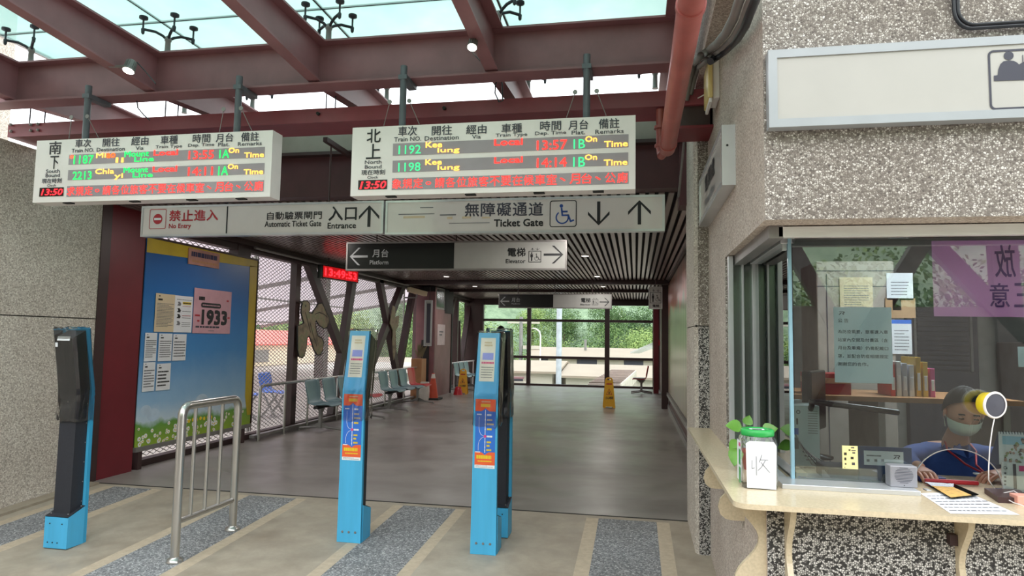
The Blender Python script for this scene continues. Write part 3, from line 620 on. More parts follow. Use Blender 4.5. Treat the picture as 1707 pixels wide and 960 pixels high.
def direction(P, r, lab, ox, oy, sc, T, hang, depth=.08):
    g = lambda x0, y0, x1, y1: P.px(ox+x0/sc, oy+y0/sc, ox+x1/sc, oy+y1/sc)
    def dd(c):
        o = -.004; a0, a1, b0, b1 = r; q = g(T['split'], 100, T['split']+1, 101)[0]
        patch(c, P, (a0+.02, q, b0+.02, b1-.02), m_blackface, -.005)
        arrow(c, P, g(*T['al']), 'l', m_grayprint, o, .13); write(c, P, g(*T['c1']), '月台', m_grayprint, .01, o); write(c, P, g(*T['e1']), 'Platform', m_grayprint, .01, o)
        write(c, P, g(*T['c2']), '電梯', m_black, .025, o); write(c, P, g(*T['e2']), 'Elevator', m_black, .015, o); lift_icon(c, P, g(*T['ic']), m_black, o); arrow(c, P, g(*T['ar']), 'r', m_black, o, .13)
    lightbox('direction_sign', P, r, depth, lab, 'sign', dd, hang, .02, m_grayface, frm=m_castleg, group='black and grey Platform and Elevator signs')
direction(facing(7.5), (-3.475, -.775, 2.252, 2.600), 'near black and grey Platform and Elevator sign hanging in the passage', 560, 390, 2.845, dict(split=560, al=(65, 65, 150, 148), c1=(173, 72, 248, 110), e1=(160, 124, 248, 144), c2=(815, 66, 898, 106), e2=(806, 119, 898, 138), ic=(915, 66, 972, 133), ar=(985, 55, 1078, 140)), [(-3.1, .15), (-2.1, .15), (-1.1, .15)])
direction(facing(14.0), (-2.92, -.491, 2.124, 2.437), 'far small Platform and Elevator sign hanging in front of the end window', 560, 390, 2.845, dict(split=1033, al=(778, 298, 822, 340), c1=(833, 302, 873, 322), e1=(833, 327, 873, 334), c2=(1163, 303, 1207, 325), e2=(1160, 331, 1207, 338), ic=(1215, 303, 1243, 336), ar=(1250, 303, 1297, 342)), [(-2.5, .32), (-1.7, .32), (-.9, .32)])
P = facing(13.8)
def d4(c): q = (.30, .51, 2.24, 2.52); lift_icon(c, P, q, m_black, -.004, .04); write(c, P, (.34, .47, 2.155, 2.21), '電梯', m_black, .02, -.004)
lightbox('lift_sign', P, (.265, .535, 2.12, 2.575), .12, 'small grey square lift sign by the right end of the far sign', 'sign', d4, [(.4, .16)], .012, m_grayface)
# red digital clock
P = Plane((-5.0, 9.95, 2.40), (.16, 1, 0), (0, 0, 1))
t = thing('digital_clock', (-4.98, 10.45, 2.40), 'red glowing digital clock hanging before the mesh screen reading 13:49:53', 'clock')
b = MB(m_blackface); patch(b, P, (-.02, 1.04, -.005, .215), None, 0, .09); b.build('case', t)
d = MB(m_redglow); patch(d, P, (.0, 1.02, .012, .198), None, .003); write(d, P, (.05, .97, .045, .165), '13:49:53', m_redhot, .03, .006); d.build('display', t)
d = MB(m_darksteel)
for a in (.2, .8): q = P.at(a, .21, -.04); d.tube([q, q+Vector((0, 0, .16))], .008)
d.build('hanger', t)
# wall sign box on the office's left wall
PS = rightface(.45)
def ds(c): g = PS.px; write(c, PS, g(1178, 268, 1189, 322), '售票處', m_black, .03, -.003); write(c, PS, g(1177, 312, 1192, 345), 'Tickets', m_inkgray, .02, -.003)
ds_t = lightbox('wall_sign', PS, (-4.9, -3.6, 2.285, 2.612), .07, 'small white box sign seen edge-on on the rough left wall of the ticket office', 'sign', lambda c: (write(c, PS, (-4.5, -3.97, 2.44, 2.55), '售票處', m_black, .02, -.003), write(c, PS, (-4.5, -3.97, 2.35, 2.395), 'Ticket Office', m_inkgray, .01, -.003)), None, .03)
d = MB(m_rubber); d.lathe((.478, 3.6, 2.50), [(.006, 0), (.006, .003)], None, 10, (0, -1, 0)); d.build('screw', ds_t)
# big sign over the window
P = facing(2.76)
def big(c):
    g = P.px; o = -.004; q = g(1651, 82, 1755, 179); rrect(c, P, q, .008, m_darkgray, o)
    h = P.hit(1682.5, 92); disc(c, P, h, .017, m_darkgray, o)
    B = lambda x, y: P.hit(1590+x/6.855, 60+y/6.857)
    shape(c, P, [B(*p) for p in ((465, 510), (465, 447), (508, 443), (515, 380), (540, 315), (575, 284), (635, 273), (690, 278), (730, 298), (752, 320), (800, 292), (860, 285), (930, 420), (930, 495))][::1], m_darkgray, o)
    shape(c, P, [B(*p) for p in ((790, 210), (800, 210), (804, 300), (792, 300))], m_darkgray, o+.0005)
lightbox('ticket_office_sign', P, (.530, 2.6, 2.322, 2.645), .055, 'large blank white sign with dark counter pictogram above the ticket window', 'sign', big, None, .034, m_bigface, None, m_dullalu)
# black cables on the pebble wall
for k, dx in ((0, 0), (1, .014)):
    t = MB(m_cable); z0 = 2.70+dx
    t.tube([(1.238+dx, 2.80, 3.6), (1.238+dx, 2.80, 2.78)]+[(1.238+dx+.06*(1-math.cos(a)), 2.80, 2.78-(.78-.70+(0-dx)*1)*math.sin(a)+0) for a in [PI/12*i for i in range(1, 7)]]+[(3.0, 2.80, z0)], .0075, None, 8)
    tag(t.build('cable'), ('outer' if k == 0 else 'inner')+' of the two black cables bending along the top edge of the large white sign', 'cable', 'black cables on the office wall')
# sprinkler main
t = thing('fire_pipe', (.2, 4.4, 2.68), 'thick red pipe running overhead along the right side, ending before the pillar', 'pipe')
d = MB(m_redpipe); d.tube([(.205, 1.0, 2.735), (.205, 4.44, 2.735)], .052, None, 24); d.lathe((.205, 4.44, 2.735), [(.052, 0), (.046, .02), (.03, .04), (.0, .05)], None, 24, (0, 1, 0)); d.build('pipe', t)
for yc_ in (2.50, 4.30): MB(m_redpipe).lathe((.205, yc_, 2.735), [(.058, 0), (.058, .03)], None, 24, (0, 1, 0)).build('coupling', t)
d = MB(m_redpipe); d.tube([(.17, 4.55, 2.72), (.165, 4.62, 2.80), (.165, 4.62, 3.07)], .028, None, 14); d.lathe((.165, 4.62, 2.93), [(.042, 0), (.042, .02)], None, 14); d.lathe((.165, 4.62, 2.80), [(.038, 0), (.038, .02)], None, 14); d.tube([(.2, 4.42, 2.73), (.17, 4.55, 2.72)], .03, None, 12); d.build('elbow', t)
# conduits on the office wall
t = thing('conduit_bundle', (.44, 4.4, 3.1), 'grey flexible conduits and black cable curving down the office wall to the channel beam', 'conduit')
pts = [onX(*p, .42) for p in ((1240, -20), (1231, 5), (1223, 30), (1210, 55), (1195, 73))]+[onX(1180, 85, .39), onX(1168, 93, .345), onY(1158, 105, 4.50), onY(1151, 125, 4.52), onY(1147, 145, 4.54), onY(1143, 168, 4.56)]
MB(m_conduit).tube(pts, .021, None, 12).build('conduit', t)
MB(m_conduit).tube([p+Vector((.035, .01, -.02)) for p in pts[:7]]+[onY(1164, 112, 4.52), onY(1157, 132, 4.54), onY(1151, 158, 4.56)], .016, None, 10).build('conduit', t)
MB(m_cable).tube([p+Vector((.05, .0, -.035)) for p in pts[:7]], .02, None, 10).build('cable', t)
# thin cable at the right end of the lintel
tag(MB(m_conduit).tube([onY(1143, 205, 5.0), onY(1140, 240, 5.0), onY(1136, 280, 5.1), onY(1131, 328, 5.4)], .009, None, 8).build('cable'), 'thin grey cable hanging between the red pipe and the pillar', 'cable')
# emergency lamp
t = thing('emergency_lamp', (.47, 4.4, 2.97), 'yellowed emergency lamp fixed to the office wall above the small sign', 'lamp')
m_aged = mat('yellowed_diffuser', (222, 196, 130), .4)
MB(m_aged).box(.445, .475, 4.20, 4.46, 2.985, 3.23).build('diffuser', t, .008); MB(m_white).box(.475, .52, 4.22, 4.42, 2.99, 3.25).build('housing', t, .008)
d = MB(m_white).box(.452, .47, 4.2, 4.44, 2.955, 2.985); d.build('clip', t, .004)
MB(m_white).tube([(.50, 4.45, 3.11), (.46, 4.50, 3.12), (.40, 4.6, 3.12)], .004).build('wire', t)
# spotlights on the rafters
m_lampface = emat('lit_lamp_face', (255, 250, 230), 9)
def spot(px_, py_, Y, lab, dirv, wire, xr, k_=1):
    p = onY(px_, py_, Y); d = Vector(dirv).normalized()
    t = thing('spotlight', p, lab, 'spotlight', 'lit spotlights on the canopy')
    MB(m_conduit).lathe(p, [(.030, -.11), (.038, -.10), (.040, -.03), (.052, -.005), (.054, 0), (.047, .001)], None, 20, d).build('housing', t); hs = [o_ for o_ in COL.objects if o_.parent == t][-1]
    q = MB(m_conduit)
    for k in range(14):
        a = 2*PI*k/14; u = d.cross(Vector((1, 0, 0))).normalized(); w = d.cross(u); r_ = u*math.cos(a)+w*math.sin(a); q.bar(p+r_*.040-d*.10, p+r_*.045-d*.02, .004, .010, None, r_)
    q.build('cooling_fins', hs)
    MB(m_lampface).lathe(p, [(.046, .002), (.030, .006), (0, .008)], None, 20, d).build('lens', hs)
    MB(m_castleg).bar(p-d*.05+Vector((.03, 0, 0)), (p.x+(xr-p.x)/k_, p.y, p.z+.05), .03, .012).build('bracket', t)
    MB(m_cable).tube([onY(*w_, Y+.05) for w_ in wire], .005, None, 8).build('power_cord', t)
    t.scale = (k_, k_, k_)
    L = bpy.data.lights.new('spotlight_beam', 'SPOT'); L.energy = 14; L.spot_size = 1.6; L.spot_blend = .6; L.shadow_soft_size = .04; L.color = (1, .95, .85)
    lo = bpy.data.objects.new('spotlight_beam', L); COL.objects.link(lo); lo.parent = t; lo.location = d*.02; lo.rotation_euler = d.to_track_quat('-Z', 'Y').to_euler()
spot(214, 118, 3.95, 'lit spotlight on the left rafter above the first board', (.0, -.35, -1), [(232, 100), (250, 120), (271, 145)], -3.68, .8)
spot(787, 79, 3.9, 'round lit spotlight on the right rafter above the north board', (.0, -.5, -1), [(784, 86), (795, 100), (808, 114)], -.99, .64)
def loop(pts, lab):
    tag(MB(m_cable).tube(pts, .005, None, 8).build('loose_wire'), lab, 'wire', 'loose black wires under the girder')
loop([onY(x, y, 4.5) for x, y in ((838, 116), (834, 125), (826, 140), (825, 155), (832, 170), (838, 168), (837, 140), (834, 120))], 'black wire loop hanging under the girder left of the right board\'s far pole')
loop([onY(x, y, 4.45) for x, y in ((243, 148), (236, 150), (228, 166), (230, 180), (240, 192), (249, 200))], 'thin black wire under the girder beside the first board\'s left pole')
for k, (a, y0, y1) in enumerate(((277, 164, 192), (298, 164, 190), (51, 182, 205), (76, 180, 202), (545, 148, 180), (560, 150, 180))):
    p0 = onY(a, y0, 4.7); p1 = onY(a-1, y1, 4.7); d = MB(m_blkplastic); d.tube([(p0.x, 4.7, 3.45), (p0.x, 4.7, 3.185)], .005, None, 8); d.box(p0.x-.035, p0.x+.035, 4.69, 4.72, 3.43, 3.445)
    tag(d.build('hanger_rod'), ('left', 'right')[k % 2]+' thin rod of the pair '+('right of the south board\'s left pole', 'at the left end of the channel beam', 'left of the north board\'s left pole')[k//2], 'rod', 'thin threaded rods above the channel beam')

# ================================================================ BULLETIN BOARD
PB = leftface(-5.2)
def boardprint():
    m, nt, b = new_mat('bulletin_print'); v = coords(nt, kind='Generated'); sp = nt.nodes.new('ShaderNodeSeparateXYZ'); nt.links.new(v, sp.inputs[0])
    n = noisef(nt, coords(nt, (1, 2, 2)), 2.0, 4)
    ad = nt.nodes.new('ShaderNodeMath'); ad.operation = 'MULTIPLY_ADD'; ad.inputs[1].default_value = .10; nt.links.new(n, ad.inputs[0]); nt.links.new(sp.outputs[2], ad.inputs[2])
    c = ramp(nt, ad.outputs[0], [(.05, lin((150, 176, 52))), (.15, lin((104, 156, 66))), (.175, lin((196, 214, 226))), (.26, lin((150, 188, 220))), (.5, lin((74, 140, 200))), (.8, lin((20, 104, 176))), (1, lin((16, 84, 150)))])
    nt.links.new(c, b.inputs['Base Color']); b.inputs['Roughness'].default_value = .35; return m
t = thing('bulletin_board', (-5.2, 7.3, .24), 'large blue bulletin board with yellow border and flower meadow print, beside the left wall', 'bulletin board')
bx = (6.25, 8.40, .24, 2.50)
fr = MB(m_darksteel); fr.box(-5.27, -5.215, *bx); fr.box(-5.215, -5.195, bx[0], bx[1], bx[3]-.012, bx[3]+.01); fr.box(-5.215, -5.195, bx[1]-.012, bx[1]+.01, bx[2], bx[3]); fr.box(-5.27, -5.19, bx[0], bx[1], .19, .24, m_castleg); fr.box(-5.28, -5.2, 6.3, 6.36, 0, .24); fr.box(-5.28, -5.2, 8.2, 8.26, 0, .24); fr.build('frame', t)
pr_ = MB(boardprint()); patch(pr_, PB, (bx[0], bx[1]-.02, bx[2], bx[3]-.015), None, -.004, .01)
rnd = random.Random(4)
for k in range(90):                                       # daisies of the printed meadow
    a = rnd.uniform(bx[0]+.02, bx[1]-.18); z = bx[2]+rnd.uniform(.02, .24)*rnd.random()**.4; disc(pr_, PB, (a, z), rnd.uniform(.014, .028), m_white_print, -.0034+k*.00002, None); disc(pr_, PB, (a, z), .008, m_yelpaint, -.001+k*.00001)
mc_ = mat('printed_cloud', (188, 208, 226), .4)
for q_, (cx_, cz_, r_) in enumerate(((6.38, .62, .08), (6.50, .56, .10), (7.2, .58, .10), (7.32, .64, .12), (7.45, .58, .09), (6.9, .52, .06))): disc(pr_, PB, (cx_, cz_), r_, mc_, -.0039+q_*.00006, r_*.7)
for k in range(7): disc(pr_, PB, (7.1+.07*k, .42+.01*(k % 2)), .022, m_yelpaint, -.001)
pr_.build('print', t)
yb = MB(m_yelpaint); yy = mat('mustard_border', (190, 164, 34), .45, 0, .10, 5); yb.mats = [yy]
def edge(pts): shape(yb, PB, pts, None, -.001)
edge([(6.25, 2.485), (6.25, 2.325), (8.2, 2.385), (8.38, 2.40), (8.38, 2.485)]); edge([(8.20, 2.40), (8.215, 1.5), (8.23, .62), (8.38, .62), (8.38, 2.40)]); edge([(8.23, .62), (8.30, .36), (8.38, .36), (8.38, .62)])
yb.build('border', t)
def paper(r, m, lab, draw=None, px4=None, P=PB, off=.004, name='notice', cat='notice', group='papers pinned on the blue board'):
    q = r; o = MB(m); patch(o, P, q, None, off, .0025)
    if draw: draw(o, q)
    b = o.build(name); tag(b, lab, cat, group); return b
def c5(x0, y0, x1, y1, s=4.8, ox=250, oy=460): return PB.px(ox+x0/s, oy+y0/s, ox+x1/s, oy+y1/s)
def dline(n, sd, title=True, ink=m_inkgray, x=.08):
    def f(o, q):
        w = q[1]-q[0]; h = q[3]-q[2]
        if title: patch(o, PB, (q[0]+w*.15, q[0]+w*.22, q[3]-h*.08, q[3]-h*.05), m_black, .006); lines(o, PB, (q[0]+w*.12, q[0]+w*.34, q[3]-h*.19, q[3]-h*.12), 1, m_black, .006, .7, sd)
        lines(o, PB, (q[0]+w*x, q[1]-w*.06, q[2]+h*.12, q[3]-h*(.24 if title else .1)), n, ink, .006, .4, sd)
    return f
paper(c5(38, 143, 192, 447), m_cream, 'cream notice, leftmost of the upper row on the blue board', dline(17, 1))
def dpic(o, q):
    w = q[1]-q[0]; h = q[3]-q[2]; X = lambda a: q[0]+w*a; Z = lambda b_: q[2]+h*b_
    lines(o, PB, (X(.1), X(.92), Z(.88), Z(.91)), 1, m_inkgray, .006); patch(o, PB, (X(.42), X(.9), Z(.77), Z(.84)), m_yelpaint, .006); lines(o, PB, (X(.45), X(.88), Z(.785), Z(.825)), 1, m_black, .007, .7)
    lines(o, PB, (X(.42), X(.88), Z(.71), Z(.73)), 1, m_redprint, .006)
    for zc, mm in ((.78, m_inkgray), (.60, m_black), (.44, m_black), (.25, m_inkgray)): shape(o, PB, [(X(.12), Z(zc-.05)), (X(.30), Z(zc-.06)), (X(.34), Z(zc)), (X(.26), Z(zc+.06)), (X(.14), Z(zc+.05)), (X(.2), Z(zc))], mm, .006)
    for zc in (.58, .46, .40, .27, .22, .17): lines(o, PB, (X(.42), X(.9), Z(zc-.015), Z(zc+.015)), 1, m_inkgray if zc != .46 else m_redprint, .006)
paper(c5(192, 160, 336, 452), m_paper, 'white notice with black pictograms between the cream notice and the pink poster', dpic)
def d1933(o, q):
    w = q[1]-q[0]; h = q[3]-q[2]; R_ = lambda a, b_, c_, d: (q[0]+w*a, q[0]+w*c_, q[2]+h*(1-d), q[2]+h*(1-b_))
    write(o, PB, R_(.22, .48, .88, .79), '1933', m_black, .045, .007)
    s = R_(.18, .31, .71, .42); shape(o, PB, arc(s[1]-.03, (s[2]+s[3])/2, (s[3]-s[2])/2, -90, 90, 8)+arc(s[0]+.03, (s[2]+s[3])/2, (s[3]-s[2])/2, 90, 270, 8), m_black, .006)
    lines(o, PB, R_(.22, .345, .68, .385), 1, m_pink, .007, .55, 4); lines(o, PB, R_(.12, .17, .27, .27), 1, m_black, .006, .8, 8); lines(o, PB, R_(.07, .83, .97, .88), 1, m_darkgray, .006, .8, 9); lines(o, PB, R_(.4, .93, .62, .95), 1, m_inkgray, .006, .8, 9)
    for a, b_ in ((.06, .58), (.12, .58), (.12, .70), (.93, .60), (.88, .2)): lines(o, PB, R_(a-.02, b_, a+.04, b_+.05), 1, m_redprint, .006, .8, 3)
paper(c5(345, 110, 645, 460), m_pink, 'wrinkled pink poster with bold black 1933 on the blue board', d1933, name='poster', cat='poster')
paper(c5(-45, 455, 50, 682), m_paper, 'white notice, leftmost of the middle row on the blue board', dline(9, 3)); paper(c5(66, 460, 172, 680), m_paper, 'white notice, second of the middle row on the blue board', dline(8, 4)); paper(c5(180, 465, 286, 676), m_paper, 'bluish-white notice, third of the middle row under the pink poster\'s corner', dline(6, 5))
paper(c5(-60, 690, 35, 922), m_paper, 'white notice, left one of the bottom row on the blue board', dline(7, 6)); paper(c5(50, 700, 160, 912), m_paper, 'white notice with bold black lines, right one of the bottom row on the blue board', dline(5, 7, True, m_black))
def dplq(o, q): w = q[1]-q[0]; h = q[3]-q[2]; lines(o, PB, (q[0]+w*.08, q[1]-w*.08, q[2]+h*.48, q[2]+h*.85), 1, mat('navy_ink', (36, 34, 70)), .012, .8, 2); lines(o, PB, (q[0]+w*.1, q[1]-w*.06, q[2]+h*.12, q[2]+h*.34), 1, m_wood, .012, .6, 3)
o = MB(mat('weathered_pink_wood', (176, 128, 116), .6, 0, .15, 8)); q = PB.px(313, 418, 365, 444); patch(o, PB, q, None, .010, .01); dplq(o, q); tag(o.build('title_plaque'), 'small wooden title plaque on the yellow top edge of the blue board', 'plaque')

# ================================================================ CARD READER POSTS
def reader(x, y, rot, lab, poster=False):
    """posts whose black card side looks to local -Y; the blue back plate is on +Y"""
    z0 = gz(y); t = thing('card_reader_post', (0, 0, 0), lab, 'card reader', 'blue ticket-card reader posts')
    zk, zt, ln = 1.10, 1.545, -.075
    bp = MB(m_blue, m_bluedark)
    prof = [(.030, 0), (.030, zk), (.030+ln, zt), (.0+ln, zt), (.0, zk), (.0, 0)]
    w0, w1, w2 = .092, .086, .078; ws = [w0, w1, w2, w2, w1, w0]
    L = [(-w, a, b) for (a, b), w in zip(prof, ws)]; Rr = [(w, a, b) for (a, b), w in zip(prof, ws)]
    bp.add(L+Rr, [(0, 1, 2, 3, 4, 5)][:0]+[(0, 1, 4, 5), (1, 2, 3, 4)], 1); bp.add(L+Rr, [(6, 11, 10, 7), (7, 10, 9, 8)], 1); bp.add(L+Rr, [(0, 6, 7, 1), (1, 7, 8, 2), (2, 8, 9, 3), (3, 9, 10, 4), (4, 10, 11, 5)], 0)
    if poster:
        for sx in (-.05, 0, .05): bp.lathe((sx, .031, .075), [(.009, 0), (.007, .004)], m_castleg, 10, (0, 1, 0))
    bpo = bp.build('back_plate', t)
    b = MB(m_blue, m_blkplastic); v = [(-.095, -.145, 0), (.095, -.145, 0), (.095, 0, 0), (-.095, 0, 0), (-.095, -.145, .215), (.095, -.145, .215), (.095, 0, .265), (-.095, 0, .265)]
    b.add(v, [(3, 2, 1, 0), (0, 1, 5, 4), (1, 2, 6, 5), (2, 3, 7, 6), (3, 0, 4, 7)], 0); b.add([(p[0]*1.0, p[1], p[2]+.004) for p in v], [(4, 5, 6, 7)], 1)
    for sx, sz in ((-.06, .04), (-.02, .04), (.02, .04), (-.05, .17), (.05, .17)): b.lathe((sx, -.146, sz), [(.005, 0), (.004, .003)], m_rubber, 8, (0, -1, 0))
    for sx, sy in ((-.07, -.12), (.07, -.12), (-.075, -.02), (.08, -.02)): b.lathe((sx, sy, .228+(sy+.145)*.345-.004), [(.006, 0), (.004, .004)], m_castleg, 8)
    b.build('base_box', t, .008)
    c = MB(m_blkplastic); c.add([(-.068, -.105, .22), (.068, -.105, .22), (.068, 0, .22), (-.068, 0, .22), (-.068, -.105, zk-.06), (.068, -.105, zk-.06), (.068, 0, zk), (-.068, 0, zk)], [(0, 1, 5, 4), (1, 2, 6, 5), (2, 3, 7, 6), (3, 0, 4, 7), (4, 5, 6, 7)])
    for k in range(6): c.lathe((.069, -.012, .3+.14*k), [(.004, 0), (.003, .003)], m_castleg, 8, (1, 0, 0))
    c.build('column', t)
    h = MB(m_blkplastic); zb = zk-.06
    h.add([(-.072, -.110, zb), (.072, -.110, zb), (.072, 0, zk), (-.072, 0, zk), (-.072, ln-.115, zt-.07), (.072, ln-.115, zt-.07), (.072, ln, zt-.01), (-.072, ln, zt-.01)], [(0, 1, 5, 4), (1, 2, 6, 5), (2, 3, 7, 6), (3, 0, 4, 7), (4, 5, 6, 7)])
    h.add([(-.05, ln-.118, zt-.085), (.055, ln-.118, zt-.085), (.055, ln-.112, zt-.055), (-.05, ln-.112, zt-.055)], [(0, 1, 2, 3)], m_paper); h.add([(-.066, ln-.113, zt-.13), (-.045, ln-.113, zt-.13), (-.045, ln-.1155, zt-.10), (-.066, ln-.1155, zt-.10)], [(0, 1, 2, 3)], m_paper)
    h.lathe((0, -.112, 1.02), [(.006, 0), (.004, .004)], m_castleg, 8, (0, -1, 0))
    h.build('reader_head', t)
    # clear plastic tied over the head
    wz = [(.88, 1.0), (.90, 1.04), (.96, 1.05), (1.02, 1.03), (1.07, 1.06), (1.12, 1.05), (1.25, 1.04), (1.40, 1.05), (zt-.0, 1.05), (zt+.012, 1.0)]
    p = MB(m_wrap); n = 28; rnd = random.Random(int((x+9)*100)); rings = []
    for z, k in wz:
        s_ = max(0, (z-zk)/(zt-zk))*ln if z > zk else 0; hw = .09*k; y0_, y1_ = s_-.122*k, s_+.036
        R_ = []
        for j in range(n):
            a = 2*PI*j/n; cx_, cy_ = math.cos(a), math.sin(a); mx = max(abs(cx_), abs(cy_)); cx_, cy_ = cx_/mx, cy_/mx
            jig = 1+rnd.uniform(-.03, .03)*(1.4 if z < 1.1 else .4)
            R_.append((hw*cx_*jig, (y0_+y1_)/2+(y1_-y0_)/2*cy_*jig, z+rnd.uniform(-.006, .006)))
        rings.append(R_)
    vs = [q for R_ in rings for q in R_]; fs = [(i*n+k, i*n+(k+1) % n, (i+1)*n+(k+1) % n, (i+1)*n+k) for i in range(len(rings)-1) for k in range(n)]
    p.add(vs, fs, None, False); p.add(rings[-1], [tuple(range(n))]); p.build('plastic_cover', t)
    if poster:
        k = Plane((0, .0305, 0), (-1, 0, 0), (0, 0, 1)); lo = .0
        s = MB(m_mapblue); r = (-.073, .073, .615, 1.075); patch(s, k, r, m_mapblue, .001)
        hd = [(-.073, 1.075), (-.073, .99), (-.03, .99), (-.012, 1.0), (.0, 1.012), (.012, 1.0), (.03, .99), (.073, .99), (.073, 1.075)]
        shape(s, k, hd, m_orangeprint, .0015); lines(s, k, (-.03, .035, 1.052, 1.062), 1, m_cream, .002, .8); lines(s, k, (-.034, .034, 1.018, 1.044), 1, m_yelpaint, .002, .85, 3)
        ft = [(-.073, .615), (.073, .615), (.073, .705), (.03, .705), (.012, .695), (.0, .685), (-.012, .695), (-.03, .705), (-.073, .705)]
        patch(s, k, (-.073, .073, .592, .622), m_white_print, .0015); shape(s, k, ft, m_orangeprint, .0016); lines(s, k, (-.06, .06, .655, .685), 1, m_yelpaint, .002, .8, 5); lines(s, k, (-.05, .05, .635, .648), 1, m_yelpaint, .002, .6, 6); lines(s, k, (-.065, .02, .607, .612), 1, m_inkgray, .002); lines(s, k, (-.065, .06, .598, .603), 1, m_inkgray, .002)
        patch(s, k, (-.002, .002, .70, 1.0), m_white_print, .002)
        for z in (.965, .93, .90, .865, .815, .775, .74, .715): disc(s, k, (0, z), .004, m_white_print, .0025)
        disc(s, k, (0, .815), .0095, m_magenta, .003)
        for z, w, mm in ((.965, .035, m_white_print), (.93, .055, m_cream), (.90, .05, m_cream), (.865, .035, m_yelpaint), (.815, .058, m_white_print), (.775, .035, m_yelpaint), (.75, .032, m_yelpaint), (.72, .035, m_yelpaint)): lines(s, k, (.012, .012+w, z-.007, z+.007), 1, mm, .0025, .9, int(z*100))
        strips(s, k, [(-.045, .95), (-.045, .87), (-.04, .845), (-.028, .825), (0, .815), (-.028, .80), (-.042, .78), (-.048, .755), (-.048, .715)], .0022, m_white_print, .0022)
        lines(s, k, (-.062, -.028, .962, .972), 1, m_white_print, .002, .8); lines(s, k, (-.068, -.034, .700, .708), 1, m_white_print, .002, .8)
        s.build('route_map_sticker', bpo)
        d = Vector((0, ln, zt-zk)).normalized(); k2 = Plane((0, .0305, zk), (-1, 0, 0), d); s = MB(m_cream); patch(s, k2, (-.058, .052, .10, .415), mat('ivory_card', (232, 226, 212), .5), .001)
        patch(s, k2, (-.04, .04, .255, .305), mat('lilac_print', (150, 156, 224), .5), .002); lines(s, k2, (-.045, .045, .225, .243), 1, m_magenta, .002, .8, 3); lines(s, k2, (-.045, .045, .12, .21), 5, m_inkgray, .002, .3, 4); lines(s, k2, (-.03, .03, .35, .39), 2, m_cream, .002, .6, 5)
        s.build('instruction_card', bpo)
    t.location = (x, y, z0); t.rotation_euler = (0, 0, rot); return t
reader(-4.02, 4.26, 0, 'blue and black card reader post with its black side towards us, beside the left wall')
reader(-2.06, 4.69, PI, 'blue card reader post with route map, left one of the two with maps', True)
reader(-1.045, 4.66, PI, 'blue card reader post with route map, right one, nearest the ticket office', True)
reader(-1.03, 5.12, 0, 'card reader post mostly hidden behind the right mapped post, black side showing')

# ================================================================ STAINLESS BARRIER
t = thing('barrier_rail', (-3.05, 4.42, gz(4.4)), 'short stainless steel barrier with three inner bars between the left post and middle post', 'barrier')
zb0, zb1 = gz(4.09), gz(4.74)
d = MB(m_chrome); cr_ = .07; zt = .955
path = [(-3.05, 4.09, zb0), (-3.05, 4.09, zt-cr_)]+[(-3.05, 4.09+cr_*(1-math.cos(a)), zt-cr_+cr_*math.sin(a)) for a in [PI/2*i/6 for i in range(1, 7)]]+[(-3.05, 4.74-cr_+cr_*math.sin(a), zt-cr_+cr_*math.cos(a)) for a in [PI/2*i/6 for i in range(0, 7)]]+[(-3.05, 4.74, zb1)]
d.tube(path, .029, None, 18); d.build('frame_tube', t)
d = MB(m_chrome); d.tube([(-3.05, 4.09, .18), (-3.05, 4.74, .18)], .019, None, 14); d.build('lower_rail', t)
for y in (4.23, 4.385, 4.54): d = MB(m_chrome); d.tube([(-3.05, y, .18), (-3.05, y, zt-.02)], .0125, None, 12); d.build('bar', t)
for y, z in ((4.09, zb0), (4.74, zb1)): d = MB(m_chrome); d.lathe((-3.05, y, z), [(.055, 0), (.055, .008), (.045, .022), (.031, .028), (.03, .034)], None, 20); d.build('foot_flange', t)

# ================================================================ SEATS
def seat_shell(y, m, yc):
    """one-piece plastic shell facing +X, centred on y"""
    prof = [(-.05, .775), (-.045, .74), (-.02, .62), (.0, .50), (.025, .44), (.06, .412), (.12, .40), (.22, .402), (.32, .412), (.37, .408), (.395, .392)]
    n = 9; vs = []; th = .012; W_ = .225
    for sgn in (0, 1):
        for i, (x, z) in enumerate(prof):
            tt = min(1, i/5); wv = W_*(.86 if i == 0 else 1) if i < 3 else W_*(.9 if i in (3, 4) else 1.0)
            for k in range(n):
                q = -1+2*k/(n-1); edge_ = .022*abs(q)**4; dx, dz = (edge_*1.2, 0) if i < 4 else (0, edge_*.8)
                nx, nz = (-th, 0) if i < 4 else ((-th*.7, -th*.7) if i < 6 else (0, -th))
                vs.append((x+dx+nx*sgn, y+q*wv, z+dz+nz*sgn))
    R_ = len(prof); fs = []
    for i in range(R_-1):
        for k in range(n-1):
            a = i*n+k; fs.append((a, a+1, a+n+1, a+n)); b = R_*n+a; fs.append((b, b+n, b+n+1, b+1))
    for k in range(n-1): fs.append((k, R_*n+k, R_*n+k+1, k+1)); a = (R_-1)*n+k; fs.append((a, a+1, R_*n+a+1, R_*n+a))
    for i in range(R_-1): a = i*n; fs.append((a, a+n, R_*n+a+n, R_*n+a)); a = i*n+n-1; fs.append((a, R_*n+a, R_*n+a+n, a+n))
    return MB(m).add(vs, fs, None, True)
